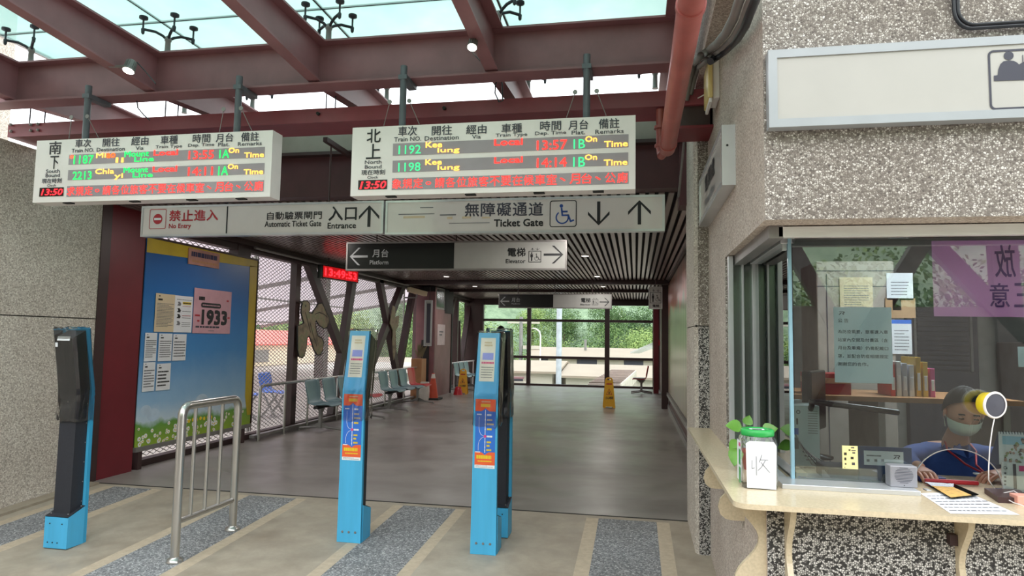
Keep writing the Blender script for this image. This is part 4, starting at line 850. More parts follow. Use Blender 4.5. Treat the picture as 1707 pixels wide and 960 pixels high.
def bench(colors, lab, x0, y0, pitch=.56):
    t = thing('bench_seats', (0, 0, 0), lab, 'row of seats', 'rows of plastic waiting seats'); n = len(colors)
    for i, m in enumerate(colors): seat_shell(i*pitch, m, 0).build('seat_shell', t)
    MB(m_rubber).bar((.15, -.2, .365), (.15, (n-1)*pitch+.2, .365), .07, .04).build('beam', t)
    for y in (-.02+pitch*.0, (n-1)*pitch-.0):
        l = MB(m_castleg); l.bar((.15, y, .05), (.15, y, .36), .06, .045, None, (1, 0, 0)); l.prism([(.09, y-.02, .35), (.21, y-.02, .35), (.17, y-.02, .28), (.13, y-.02, .28)], (0, .04, 0))
        l.tube([(-.20, y, .03), (-.05, y, .045), (.08, y, .055), (.15, y, .09)], .018, None, 8); l.tube([(.15, y, .09), (.25, y, .055), (.38, y, .045), (.52, y, .03)], .018, None, 8); l.lathe((-.20, y, 0), [(.022, 0), (.022, .012), (.010, .03)], None, 10); l.lathe((.52, y, 0), [(.022, 0), (.022, .012), (.010, .03)], None, 10)
        l.prism([(-.05, y-.015, .045), (.36, y-.015, .045), (.19, y-.015, .12), (.12, y-.015, .12)], (0, .03, 0)); l.build('leg', t)
    t.location = (x0, y0, 0); return t
T_, R__ = m_teal_seat, m_red_seat
bench([T_, T_, T_, R__], 'nearest row of waiting seats, partly hidden by the middle blue post', -4.92, 9.62, .56)
bench([T_, T_, T_, R__], 'second row of waiting seats, three grey-teal seats and a red one', -4.92, 12.55, .56)
bench([T_, T_, T_], 'far row of grey-teal seats behind the far yellow caution sign', -4.92, 18.0, .56)
# lone red chair by the end window
t = thing('waiting_seat', (.25, 19.0, 0), 'single red seat with grey cushion in front of the end window', 'seat'); s = seat_shell(0, m_red_seat, 0)
s.v = [(.31-a, 18.9+b, c) for a, b, c in s.v]; s.build('seat_shell', t)
MB(m_castleg).box(-.06, .27, 18.72, 19.08, .413, .445).build('cushion', t, .015)
l = MB(m_castleg); l.bar((.16, 18.9, .05), (.16, 18.9, .39), .07, .06, None, (1, 0, 0)); l.prism([(.04, 18.87, .39), (.28, 18.87, .39), (.21, 18.87, .31), (.11, 18.87, .31)], (0, .06, 0)); l.build('leg', t)
for y in (18.9, 19.35): l = MB(m_castleg); l.tube([(-.12, y, .02), (.08, y, .045), (.16, y, .07), (.24, y, .045), (.46, y, .02)], .02, None, 8); l.build('foot', t)
MB(m_rubber).bar((.16, 18.9, .37), (.16, 19.35, .37), .06, .04).build('beam', t)

# ================================================================ HANDRAIL ALONG THE SCREEN
t = thing('handrail', (-5.15, 11, 0), 'long stainless handrail in front of the mesh screens behind the seats', 'handrail')
d = MB(m_chrome); d.tube([(-5.12, 8.46, 0), (-5.12, 8.46, .70), (-5.12, 8.49, .735), (-5.12, 8.54, .75), (-5.12, 15.3, .75)], .022, None, 14); d.build('top_rail', t)
for y in (9.14, 9.84, 10.9, 12.0, 13.15, 14.3): MB(m_chrome).tube([(-5.12, y, 0), (-5.12, y, .75)], .018, None, 12).build('baluster', t)
MB(m_castleg).box(-5.22, -5.14, 8.4, 15.3, .035, .075).build('lower_rail', t)
t = thing('handrail', (-5.15, 19, 0), 'pale handrail beyond the brown cabinet, behind the far row of seats', 'handrail')
MB(m_white).tube([(-5.12, 17.3, .75), (-5.12, 20.8, .75)], .024, None, 12).build('top_rail', t)
for y in (17.35, 18.5, 19.7, 20.75): MB(m_white).tube([(-5.12, y, 0), (-5.12, y, .75)], .016, None, 10).build('baluster', t)

# ================================================================ BROWN CABINET AND WHAT STANDS ROUND IT
t = thing('service_cabinet', (-5.1, 16.4, 0), 'tall brown metal service cabinet at the left side behind the second row of seats', 'cabinet')
d = MB(m_steel); d.box(-5.36, -4.88, 15.7, 17.2, 0, 2.72); d.build('body', t)
d = MB(m_rubber); d.box(-5.36, -4.86, 17.2, 17.3, 0, 2.72); d.box(-4.88, -4.86, 16.55, 17.2, 2.1, 2.72); d.box(-5.36, -4.87, 15.68, 15.7, 2.6, 2.72); d.build('dark_edge', t)
P = leftface(-4.875); d = MB(m_lintel); patch(d, P, (15.74, 17.15, .05, 2.15), m_steel, .001); strips(d, P, [(15.8, 2.2), (16.5, 2.2), (16.5, 2.7), (15.8, 2.7)], .04, m_castleg, .003, True); patch(d, P, (15.83, 16.47, 2.23, 2.67), m_blackface, .002); d.build('door', t)
d = MB(m_rubber); d.box(-5.2, -5.0, 15.685, 15.7, .3, 1.4); d.build('vent', t)
o = MB(m_paper); patch(o, P, (15.95, 16.6, 1.28, 1.80), mat('faded_pink_paper', (206, 190, 190), .7), .004, .003); lines(o, P, (16.1, 16.45, 1.5, 1.65), 2, m_inkgray, .006); tag(o.build('notice'), 'pale paper notice taped on the side of the brown cabinet', 'notice')
P = facing(15.62); t = lightbox('display_case', P, (-5.12, -4.93, 1.25, 2.38), .07, 'narrow pale framed display case hanging before the brown cabinet', 'display case', lambda c: patch(c, P, (-5.06, -4.96, 1.33, 2.3), m_darkgray, -.003), [(-5.0, .35)], .03, m_grayface)
t = thing('security_camera', (-5.05, 14.9, 2.4), 'beige security camera under the ceiling in front of the brown cabinet', 'camera')
d = MB(m_cream); d.bar((-5.15, 14.5, 2.56), (-4.86, 14.9, 2.48), .13, .11); d.build('housing', t, .01); d = MB(m_castleg); d.tube([(-5.0, 14.7, 2.5), (-5.02, 14.7, 2.38), (-5.3, 14.7, 2.38)], .018); d.build('bracket', t)
t = thing('wooden_crate', (-5.15, 15.35, 0), 'tall narrow wooden planter box behind the red seat of the second row', 'box'); d = MB(m_wood); d.box(-5.26, -5.0, 15.15, 15.5, 0, .95); d.build('body', t)
m_leafd = mat('dry_leaf', (120, 112, 84), .7); d = MB(m_leafd); rnd = random.Random(3)
for k in range(16): a = Vector((-5.1+rnd.uniform(-.06, .06), 15.3+rnd.uniform(-.08, .08), .95)); e = a+Vector((rnd.uniform(-.14, .16), rnd.uniform(-.1, .1), rnd.uniform(.15, .42))); m2 = (a+e)/2+Vector((0, 0, .06)); w = Vector((.02, .015, 0)); d.add([a, m2-w, e, m2+w], [(0, 1, 2, 3)])
tag(d.build('dried_plant'), 'withered potted plant sticking out of the wooden box', 'plant')
def cone(x, y):
    t = thing('traffic_cone', (x, y, 0), 'faded orange traffic cone with pale top band before the brown cabinet', 'traffic cone')
    d = MB(m_orange_cone, m_conewhite); d.lathe((x, y, .04), [(.13, 0), (.075, .34)], None, 24); d.lathe((x, y, .04), [(.075, .34), (.052, .46)], None, 24); d.lathe((x, y, .04), [(.052, .46), (.035, .56)], m_conewhite, 24); d.lathe((x, y, .04), [(.035, .56), (.03, .58), (.024, .58)], None, 24); d.build('body', t)
    MB(m_rubber).box(x-.19, x+.19, y-.19, y+.19, 0, .045).build('foot', t, .01)
cone(-4.72, 15.2)
def bag(): 
    d = MB(m_conewhite); pr = [(-.10, .0), (-.12, .2), (-.09, .42), (.09, .42), (.11, .2), (.10, 0)]; d.prism([(-4.86+a, 14.95, b) for a, b in pr], (0, .1, 0)); return d
tag(bag().build('paper_bag', None, .01), 'pale folded bag standing left of the orange cone', 'bag')
# caution signs
def caution(x, y, rot, lab):
    t = thing('caution_sign', (0, 0, 0), lab, 'caution sign', 'yellow folding caution signs')
    for s in (-1, 1):
        f = Plane((0, -.12*s, 0), (s, 0, 0), (0, .10*s, .64)); d = MB(m_yelplastic)
        a = [(-.13, .03), (-.13, 0), (-.08, 0), (-.075, .03), (.075, .03), (.08, 0), (.13, 0), (.13, .03), (.085, .60), (.07, .64), (.045, .655), (.04, .60), (-.04, .60), (-.045, .655), (-.07, .64), (-.085, .60)]
        d.prism([f.at(p, q, 0) for p, q in a], -f.n*.012)
        d.prism([f.at(p, q, 0) for p, q in ((-.045, .655), (-.02, .665), (.02, .665), (.045, .655), (.04, .635), (-.04, .635))], -f.n*.012)
        tri = [(-.06, .29), (.06, .29), (0, .41)]; strips(d, f, tri, .010, m_redprint, .001, True); shape(d, f, [(-.02, .30), (.0, .375), (.022, .30), (.008, .30), (0, .33), (-.008, .30)], m_black, .001)
        lines(d, f, (-.06, .06, .50, .54), 1, m_redprint, .001, .8, 2); write(d, f, (-.08, .08, .19, .25), '小心地滑', m_black, .03, .001)
        d.build('leaf', t)
    t.location = (x, y, 0); t.rotation_euler = (0, 0, rot); return t
caution(-.57, 14.75, .1, 'yellow folding caution sign standing in the middle of the passage before the end window')
caution(-4.46, 17.0, .1, 'yellow folding caution sign beside the brown cabinet')
d = MB(m_red_seat); d.lathe((-4.52, 16.75, 0), [(.13, 0), (.12, .02), (.10, .10), (.07, .20), (.0, .21)], None, 16); tag(d.build('red_bucket'), 'dark red rounded base weight at the foot of the far caution sign', 'weight')

# ================================================================ BIRD CUT-OUT on the screen
def birdm():
    m, nt, b = new_mat('painted_bird_board'); v = coords(nt); n = noisef(nt, v, 5, 5); c = ramp(nt, n, [(.35, lin((104, 94, 78))), (.5, lin((142, 128, 104))), (.6, lin((120, 124, 94))), (.72, lin((166, 138, 110)))]); nt.links.new(c, b.inputs['Base Color']); b.inputs['Roughness'].default_value = .7; return m
XB = -5.26; bc = lambda x, y: onX(420+x/3.4286, 420+y/3.4286, XB)
out = [(272, 278), (285, 287), (300, 278), (318, 280), (330, 296), (332, 320), (326, 345), (345, 350), (362, 322), (380, 296), (400, 292), (412, 312), (425, 345), (440, 372), (442, 400), (430, 430), (412, 438), (385, 420), (368, 392), (362, 400), (368, 450), (378, 480), (400, 492), (410, 515), (405, 560), (392, 588), (375, 590), (355, 560), (340, 510), (328, 480), (316, 490), (312, 540), (300, 590), (286, 606), (270, 598), (262, 560), (262, 420), (285, 412), (298, 405), (290, 380), (282, 345), (284, 310), (290, 296)]
d = MB(birdm(), m_rubber); pts = [bc(*p) for p in out]; d.prism(pts, (-.02, 0, 0), 0, 1)
PBd = leftface(XB); hh = [PBd.hit(420+a/3.4286, 420+b_/3.4286) for a, b_ in out]; strips(d, PBd, hh, .018, m_rubber, .002, True)
for ln_ in ([(305, 345), (320, 400), (335, 460)], [(360, 355), (385, 345), (410, 355), (430, 372)], [(330, 400), (345, 460), (370, 540)]): strips(d, PBd, [PBd.hit(420+a/3.4286, 420+b_/3.4286) for a, b_ in ln_], .012, m_rubber, .003)
e = PBd.hit(420+306/3.4286, 420+308/3.4286); disc(d, PBd, e, .02, m_black, .003)
tag(d.build('bird_cutout'), 'painted wooden bird cut-out hung on the mesh screen above the seats', 'bird cut-out')
d = MB(birdm()); pts = [(13.75, 1.95), (13.85, 2.15), (13.98, 2.12), (14.0, 1.9), (14.25, 1.95), (14.2, 1.7), (14.05, 1.6), (14.1, 1.2), (14.0, .95), (13.9, 1.2), (13.88, 1.6), (13.7, 1.75)]
d.prism([(XB, a, b) for a, b in pts], (-.02, 0, 0)); tag(d.build('bird_cutout'), 'small distant cut-out shape on the screen between the crossed diagonals', 'bird cut-out')

# ================================================================ TICKET OFFICE
ZC = .845
# ledge
r_ = .06; XO, YO = .37, 2.672
poly = [(XO, 4.935), (XO, YO+r_)]+[(XO+r_*(1-math.cos(a)), YO+r_*(1-math.sin(a))) for a in [PI/2*i/6 for i in range(1, 7)]]+[(4.8, YO), (4.8, 3.5), (.72, 3.5), (.72, 4.05), (.52, 4.05), (.52, 4.935)]
t = thing('ticket_counter', (1.5, 3.0, .82), 'speckled cream stone counter wrapping round the corner of the ticket office', 'counter')
MB(m_counter).prism([(a, b, ZC) for a, b in poly], (0, 0, -.02)).build('counter_top', t, .003)
def bracket_profile(h, w, lobes):
    pts = [(0, 0), (w, 0)]; n = 24
    for i in range(n+1): s = i/n; pts.append((w*(.62+.38*math.cos(2*PI*lobes*s)), -h*s))
    pts.append((0, -h)); return pts
for y, h, lb in ((2.88, .62, 1.9), (3.42, .24, 1.0), (4.12, .24, 1.0)):
    pr = bracket_profile(h, .125, lb) if lb > 1.5 else [(0, 0), (.05, 0), (.055, -.04), (.075, -.09), (.115, -.13), (.125, -.17), (.115, -.205), (.09, -.225), (.06, -.23), (0, -.23)]
    MB(m_counter).prism([(.522-a, y, .824+b) for a, b in pr], (0, .022, 0)).build('bracket', t, .002)
for x in (.585, 1.20, 1.9, 2.6):
    MB(m_counter).prism([(x, 2.862-a, .824+b) for a, b in bracket_profile(.62, .12, 1.6)], (.022, 0, 0)).build('bracket', t, .002)
MB(m_darksteel).box(1.172, 1.198, 2.83, 2.86, .70, .74).build('bracket_clip', t)
# window frame
w = MB(m_alu, m_aluwhite)
w.box(.60, 4.8, 2.96, 3.0, 1.905, 1.95, 1); w.box(.60, 4.8, 3.0, 3.16, 1.925, 1.955, m_darksteel); w.box(.56, .62, 2.96, 4.05, 1.90, 1.955, m_castleg)
w.box(.535, .69, 3.99, 4.05, ZC, 1.95, m_satin)
for xa, xb in ((.525, .552), (.598, .610), (.655, .69)): w.box(xa, xb, 3.95, 3.99, ZC, 1.95)
w.box(.64, .70, 3.12, 3.93, 1.90, 1.93)
w.box(.605, 1.135, 2.985, 3.16, ZC, ZC+.020); w.box(.605, .66, 3.16, 3.95, ZC, ZC+.020); w.box(1.20, 1.22, 3.10, 3.14, ZC, ZC+.004)
w.box(1.6, 4.8, 3.10, 3.14, ZC, ZC+.012)
w.bar((.66, 3.14, 1.90), (.66, 3.14, 1.87), .02, .02)
win = struct(w, 'window_2', None, .002)
# panes; the front one has the arched speaking hole
x0, x1, z0, z1, cx, rr = .69, 4.8, ZC+.02, 1.92, 1.328, .168
P = facing(3.12)
pts = [(x0, z0), (cx-rr, z0)]+[(cx-rr*math.cos(PI*i/28), z0+rr*.93*math.sin(PI*i/28)) for i in range(1, 28)]+[(cx+rr, z0), (x1, z0), (x1, z1), (x0, z1)]
MB(m_ironclear).prism([P.at(a, b) for a, b in pts], (0, .008, 0)).build('front_pane', win); fp = [o_ for o_ in COL.objects if o_.parent == win][-1]
MB(m_sideglass).box(.672, .680, 3.13, 3.95, ZC+.02, 1.92).build('side_pane', win)
MB(m_glassedge).box(.670, .684, 3.112, 3.134, ZC+.02, 1.92).build('glass_joint', win)
q = MB(m_alu); q.tube([P.at(cx-rr*math.cos(PI*i/28), z0+rr*.93*math.sin(PI*i/28), .002) for i in range(0, 29)], .0022, m_castleg, 8); q.build('arch_rim', fp)
# ---------------- on the counter, outside
def lathe_thing(name, c, prof, m, lab, cat): return tag(MB(m).lathe(c, prof, None, 32).build(name), lab, cat)
jx, jy = .514, 3.02
t = thing('collection_jar', (jx, jy, ZC), 'clear plastic jar with green lid and white paper marked 收, at the counter corner', 'jar')
d = MB(m_wrap); w_ = .074
def sq(z, s, n=40):
    R_ = []
    for k in range(n):
        a = 2*PI*k/n+PI/4; c_, s_ = math.cos(a), math.sin(a); p = 5; f = 1/((abs(c_)**p+abs(s_)**p)**(1/p)); R_.append((jx+c_*f*s, jy+s_*f*s, ZC+z))
    return R_
rings = [sq(0, w_*.93), sq(.006, w_), sq(.185, w_), sq(.205, w_*.93), sq(.212, w_*.84), sq(.215, w_*.84)]
d.add([v for R_ in rings for v in R_], [(i*40+k, i*40+(k+1) % 40, (i+1)*40+(k+1) % 40, (i+1)*40+k) for i in range(5) for k in range(40)], None, True); d.add(rings[0], [tuple(range(40))[::-1]]); d.build('jar_body', t)
m_glid = mat('green_lid', (44, 168, 78), .35)
d = MB(m_glid, m_paper); d.lathe((jx, jy, ZC+.213), [(.066, 0), (.068, .004), (.068, .022), (.062, .028), (.045, .028), (.045, .022), (0, .022)], None, 36); lid = d.build('lid', t); d = MB(m_paper)
d.box(jx-.03, jx+.03, jy-.035, jy+.03, ZC+.236, ZC+.2375); d.box(jx-.02, jx+.018, jy-.008, jy+.008, ZC+.2376, ZC+.2386, m_black); d.build('slot_paper', lid)
PJ = facing(jy-w_-.002); d = MB(m_paper); q = [(jx-.052, ZC+.006), (jx+.055, ZC+.003), (jx+.058, ZC+.18), (jx+.048, ZC+.197), (jx-.04, ZC+.198), (jx-.055, ZC+.188)]
q = [(jx+(a_-jx)*1.08, b_) for a_, b_ in q]; shape(d, PJ, q, None, 0)
for ln_ in ([(-.035, .118), (-.036, .085), (-.026, .088)], [(-.018, .135), (-.018, .058)], [(.004, .142), (-.006, .112)], [(-.002, .122), (.028, .122)], [(.018, .121), (.002, .092), (-.012, .078)], [(.0, .112), (.034, .072)]): strips(d, PJ, [(jx+a, ZC+b) for a, b in ln_], .0022, m_inkgray, .001)
d.build('paper_label', t)
PJ2 = rightface(jx-w_-.002); d = MB(m_pink); patch(d, PJ2, (-(jy+.05), -(jy-.05), ZC+.02, ZC+.19), m_paper, 0)
for z_ in (.09, .015): patch(d, PJ2, (-(jy-.0), -(jy-.045), ZC+z_, ZC+z_+.065), m_glid, .001)
lines(d, PJ2, (-(jy-.0), -(jy-.045), ZC+.165, ZC+.185), 1, m_magenta, .001, .8); d.build('side_label', t)
# pothos in a red pot
m_potleaf = mat('pothos_leaf', (104, 156, 62), .35, 0, .18, 12); m_pot = mat('terracotta_red', (172, 74, 58), .5)
t = thing('potted_pothos', (.545, 3.40, ZC), 'small pothos in a reddish pot behind the jar on the counter', 'potted plant')
MB(m_pot).lathe((.545, 3.40, ZC), [(.030, 0), (.042, .075), (.046, .08), (.046, .095), (.038, .095)], None, 24).build('pot', t)
lf = MB(m_potleaf); st = MB(m_potleaf)
def leaf(c, d_, n_, L, Wd):
    c = Vector(c); d_ = Vector(d_).normalized(); n_ = Vector(n_); n_ = (n_-d_*n_.dot(d_)).normalized(); sd = d_.cross(n_)
    o = [(0, 0), (.08, .34), (.25, .5), (.5, .46), (.75, .28), (1, 0)]
    c0 = [c+d_*L*a-n_*L*.15*a*a for a, b in o]; l_ = [c+d_*L*a+sd*Wd*b+n_*L*(.06-.15*a*a) for a, b in o]; r2 = [c+d_*L*a-sd*Wd*b+n_*L*(.06-.15*a*a) for a, b in o]
    lf.add(c0+l_+r2, [(i, i+1, 6+i+1, 6+i) for i in range(5)]+[(i+1, i, 12+i, 12+i+1) for i in range(5)], None, True)
for (e, dr, nm, L, Wd) in (((.50, 3.36, ZC+.205), (-.9, -.1, .1), (0, -.7, .7), .075, .075), ((.485, 3.36, ZC+.14), (-.5, -.1, -.7), (-.2, -.9, .2), .07, .06), ((.475, 3.34, ZC+.105), (-.2, -.3, -.9), (-.3, -.9, .1), .085, .07), ((.53, 3.40, ZC+.21), (.3, .1, .9), (0, -1, .2), .05, .05),
        ((.60, 3.38, ZC+.19), (.8, -.2, .2), (0, -.8, .5), .07, .065), ((.61, 3.40, ZC+.13), (.8, .2, -.3), (0, -.7, .6), .07, .06), ((.59, 3.46, ZC+.10), (.7, .5, .1), (0, -.6, .7), .07, .06), ((.54, 3.46, ZC+.17), (0, .9, .4), (0, -.5, .8), .06, .06)):
    leaf(e, dr, nm, L, Wd); b0 = Vector((.545, 3.40, ZC+.085)); st.tube([b0, (b0+Vector(e))/2+Vector((0, 0, .03)), e], .0022, None, 6)
lf.build('leaves', t); st.build('stems', t)
# money tray, printed sheet, intercom box
t = thing('coin_tray', (1.30, 2.99, ZC), 'black plastic money tray with a yellow-brown mat at the arched opening', 'tray')
d = MB(m_blackface); c_ = [Vector(onZ(*p, ZC+.012)) for p in ((1542, 803), (1590, 806), (1632, 824), (1585, 829))]; cc_ = sum(c_, Vector())/4
inn = [cc_+(p-cc_)*.80-Vector((0, 0, .010)) for p in c_]; inn2 = [cc_+(p-cc_)*.76-Vector((0, 0, .0115)) for p in c_]
d.add(c_+inn, [(0, 1, 5, 4), (1, 2, 6, 5), (2, 3, 7, 6), (3, 0, 4, 7), (4, 5, 6, 7)]); d.add([p-Vector((0, 0, .002)) for p in c_+inn], [(0, 4, 5, 1), (1, 5, 6, 2), (2, 6, 7, 3), (3, 7, 4, 0), (7, 6, 5, 4)]); d.build('dish', t)
MB(mat('tray_mat_ochre', (206, 160, 74), .6, 0, .35, 60)).add([p+Vector((0, 0, .002)) for p in inn2], [(0, 1, 2, 3)]).build('mat', t)
sh = [Vector(onZ(*p, ZC+.0012)) for p in ((1534, 822), (1612, 820), (1700, 858), (1585, 856))]
Ps = Plane(sh[0], sh[1]-sh[0], (0, 1, 0)); d = MB(m_paper); d.add(sh, [(0, 3, 2, 1)])
def sp_(u, v): return sh[0].lerp(sh[1], u).lerp(sh[3].lerp(sh[2], u), v)+Vector((0, 0, .0008))
rnd = random.Random(9)
for r2 in range(6):
    v = .14+.14*r2; u = .05
    while u < .9: w2 = rnd.uniform(.04, .12); d.add([sp_(u, v), sp_(u+w2, v), sp_(u+w2, v+.035), sp_(u, v+.035)], [(0, 3, 2, 1)], m_inkgray); u += w2+.02
tag(d.build('printed_sheet'), 'white printed sheet lying on the counter under the black tray', 'paper sheet')
t = thing('intercom_speaker', (1.095, 3.07, ZC+.02), 'small silver-grey intercom speaker box left of the arched opening', 'speaker')
m_silver = mat('silver_grey_plastic', (150, 150, 156), .4, .3); d = MB(m_silver); d.box(1.043, 1.147, 3.045, 3.105, ZC+.0205, ZC+.108); d.build('case', t, .004)
P = facing(3.0445); d = MB(m_darkgray)
for k in range(11): z = ZC+.038+.006*k; hw = .036*math.sqrt(max(.05, 1-((k-5)/5.6)**2)); patch(d, P, (1.095-hw, 1.095+hw, z, z+.0022), None, .0)
disc(d, P, (1.095, ZC+.029), .002, m_black); d.build('grille', t)
# ---------------- behind the glass
t = thing('name_plate', (1.07, 3.22, ZC), 'dark blue name plate stand with white card behind the ticket glass', 'name plate')
m_navy = mat('navy_plastic', (34, 62, 104), .4); P = facing(3.2); d = MB(m_navy); q = P.px(1424, 745, 1520, 785); patch(d, P, q, None, 0, .008); d.box(q[0]+.02, q[1]-.02, 3.205, 3.235, ZC, q[2]+.01); d.build('stand', t)
d = MB(m_paper); q = P.px(1440, 752, 1506, 776); patch(d, P, q, None, .001); g = lambda x0, y0, x1, y1: P.px(1390+x0/11.29, 735+y0/11.29, 1390+x1/11.29, 735+y1/11.29)
rail_mark(d, P, g(1115, 268, 1245, 338), m_darkgray, .002); lines(d, P, g(612, 258, 890, 292), 1, m_inkgray, .002, .7, 2)
for a in (615, 760, 890): lines(d, P, g(a, 335, a+55, 395), 1, m_inkgray, .002, .8, a)
d.build('card', t)
P = facing(3.118); d = MB(mat('pale_yellow_note', (240, 224, 154), .7, 0, .02)); q = P.px(1404, 743, 1430, 781.5); patch(d, P, q, None, .001, .0006)
for a, b_, c_, e_ in ((188, 205, 240, 275), (195, 300, 250, 370), (205, 410, 250, 450), (315, 290, 395, 350), (335, 395, 395, 460), (320, 110, 410, 140), (330, 165, 410, 190), (345, 205, 405, 240), (275, 150, 310, 190)): lines(d, P, g(a, b_, c_, e_), 1, m_black if a < 320 else m_darkgray, .002, .75, a)
disc(d, P, ((g(188, 470, 222, 500)[0]+g(188, 470, 222, 500)[1])/2, g(188, 470, 222, 500)[2]+.0015), .0018, m_black); tag(d.build('paper_note'), 'small pale yellow note stuck on the glass left of the name plate', 'note')
# blue-tinted notice behind the glass
P = facing(3.1335); mp_ = mat('bluish_notice_paper', (236, 246, 255), .5, 0, .03); d = MB(mp_); q = P.px4((1390, 512), (1391, 637), (1487, 512), (1488, 640)); patch(d, P, q, None, 0, .0005)
g = lambda x0, y0, x1, y1: P.px(1320+x0/4.8, 440+y0/4.8, 1320+x1/4.8, 440+y1/4.8)
rail_mark(d, P, g(374, 381, 422, 405), m_darkgray, .001); write(d, P, g(368, 436, 452, 468), '公 告', m_darkgray, .0, .001)
for i, (s_, y_, x2) in enumerate((('為防疫需要，旅客進入車', 528, 768), ('站室內空間及付費區（含', 594, 768), ('月台及車廂）仍需配戴口', 658, 770), ('罩，並配合防疫相關規定', 724, 772), ('謝謝您的合作。', 786, 612))): write(d, P, g(368, y_, x2, y_+30), s_, m_darkgray, 0, .001)
tag(d.build('notice'), 'bluish notice sheet headed 公告 taped behind the ticket window glass', 'notice')
P = facing(3.135); mv = glass('violet_film', (.62, .42, .66, 1), 1.3, .5)
def violet():
    m, nt, b = new_mat('violet_banner'); nt.nodes.remove(b); o = nt.nodes['Material Output']; t1 = nt.nodes.new('ShaderNodeBsdfTransparent'); t1.inputs[0].default_value = (.92, .80, .92, 1); t2 = nt.nodes.new('ShaderNodeBsdfTranslucent'); t2.inputs[0].default_value = lin((244, 196, 232)); df = nt.nodes.new('ShaderNodeBsdfDiffuse'); df.inputs[0].default_value = lin((244, 196, 232))
    a = nt.nodes.new('ShaderNodeMixShader'); a.inputs[0].default_value = .5; nt.links.new(t2.outputs[0], a.inputs[1]); nt.links.new(df.outputs[0], a.inputs[2]); b2 = nt.nodes.new('ShaderNodeMixShader'); b2.inputs[0].default_value = .82; nt.links.new(t1.outputs[0], b2.inputs[1]); nt.links.new(a.outputs[0], b2.inputs[2]); nt.links.new(b2.outputs[0], o.inputs[0]); return m
mvi = mat('violet_banner_print', (118, 78, 140), .6); d = MB(violet()); q = P.px4((1554, 402), (1556, 527), (1760, 399), (1760, 529)); patch(d, P, (q[0], q[1]+.1, q[2], q[3]), None, 0, .001)
def mirror_write(r, s_): write(d, P, (r[1], r[0], r[2], r[3]), s_, mvi, .01, .0015)
mirror_write(P.px(1658, 408, 1692, 462), '放'); mirror_write(P.px(1650, 472, 1682, 512), '意'); mirror_write(P.px(1690, 472, 1722, 512), '三')
tag(d.build('violet_banner'), 'translucent violet sheet with reversed characters inside the top right of the ticket glass', 'banner')
o = MB(mp_); patch(o, P, P.px(1697, 578, 1740, 612), None, 0, .0005); tag(o.build('notice'), 'small bluish slip on the glass at the right edge of the photo', 'notice')
# yellow round speaker hanging on the glass with its cord
c_ = Vector(onY(1657, 675, 3.06)); ax = Vector((.35, -.92, -.05)).normalized()
t = thing('round_lamp', c_, 'round yellow-rimmed dark disc device hanging in front of the ticket glass', 'device')
d = MB(mat('bright_yellow', (244, 214, 30), .35)); d.lathe(c_-ax*.052, [(.030, 0), (.046, .01), (.052, .05)], None, 32, ax); d.build('body', t)
d = MB(m_white); d.lathe(c_, [(.052, -.002), (.056, .004), (.0525, .010), (.047, .008)], None, 32, ax, True, False); d.build('rim', t); d = MB(m_darkgray); d.lathe(c_, [(.049, .006), (.0, .009)], None, 32, ax); d.build('face', t)
d = MB(m_rubber); d.lathe(c_-ax*.052, [(.03, 0), (.02, -.012), (0, -.012)], None, 20, ax); d.build('suction_mount', t)
d = MB(m_white); cp = [c_+Vector((0, 0, -.052))]+[onY(x, y, 3.04) for x, y in ((1654, 715), (1650, 745), (1648, 780), (1648, 800))]+[onZ(x, y, ZC+.012) for x, y in ((1656, 812), (1672, 828), (1690, 838), (1712, 845))]
d.tube(cp, .0022, None, 8); d.build('cord', t)
d = MB(m_white); d.tube([onZ(x, y, ZC+z) for x, y, z in ((1668, 832, .01), (1672, 822, .02), (1690, 818, .03), (1706, 828, .02), (1712, 840, .01))], .002, None, 8); d.build('cord', t)
x_, y_, _z = onZ(1640, 826, ZC); d = MB(m_darksteel); a = onZ(1641, 822, ZC); b_ = onZ(1664, 838, ZC); e_ = onZ(1700, 838, ZC)
d.prism([(a.x, a.y, ZC), (b_.x, b_.y, ZC), (b_.x+.12, b_.y, ZC), (a.x+.13, a.y, ZC)][::-1], (0, 0, .022)); tag(d.build('flat_box'), 'flat dark brown box lying on the counter under the calendar', 'box')
d = MB(mat('salmon_pink', (226, 160, 142), .5)); a = onZ(1697, 842, ZC); d.box(a.x, a.x+.08, a.y, a.y+.06, ZC, ZC+.035); tag(d.build('pink_box', None, .003), 'salmon pink small box at the right edge of the photo on the counter', 'box')
# desk calendar and white stand
Yc = 3.19; P = facing(Yc); t = thing('desk_calendar', (1.6, Yc, ZC), 'spiral desk calendar with a painted rocky hill picture, behind the glass at the right edge', 'calendar')
d = MB(m_paper); q = (1.522, 1.70, .955, 1.092); patch(d, P, q, m_paper, 0, .004)
patch(d, P, (1.535, 1.70, 1.04, 1.075), mat('printed_pale_blue', (168, 206, 228), .5), .001)
rnd = random.Random(2); cols = [mat('rock_a', (196, 160, 148), .6), mat('rock_b', (120, 104, 98), .6), mat('rock_c', (150, 166, 118), .6)]
for k in range(70): u = rnd.random(); hgt = .10*(1-abs(u-.5)*1.3); zz = rnd.random()*hgt; disc(d, P, (1.54+.14*u, .965+zz), rnd.uniform(.003, .007), cols[k % 3], .0015+.00001*k)
d.build('picture_page', t); d = MB(m_darkgray)
for k in range(16): xx = 1.528+.011*k; d.tube([(xx, Yc-.004, 1.084), (xx, Yc, 1.096), (xx, Yc+.006, 1.084)], .0014, None, 6)
d.build('spiral', t); d = MB(m_navy); d.prism([(1.522, Yc+.004, 1.09), (1.522, Yc+.09, .95), (1.522, Yc+.004, .95)], (.17, 0, 0)); d.build('easel_back', t)
P = facing(3.165); t = thing('card_stand', (1.6, 3.17, ZC), 'white upright card stand with a round mark, dark stripe and pink square, below the calendar', 'card stand')
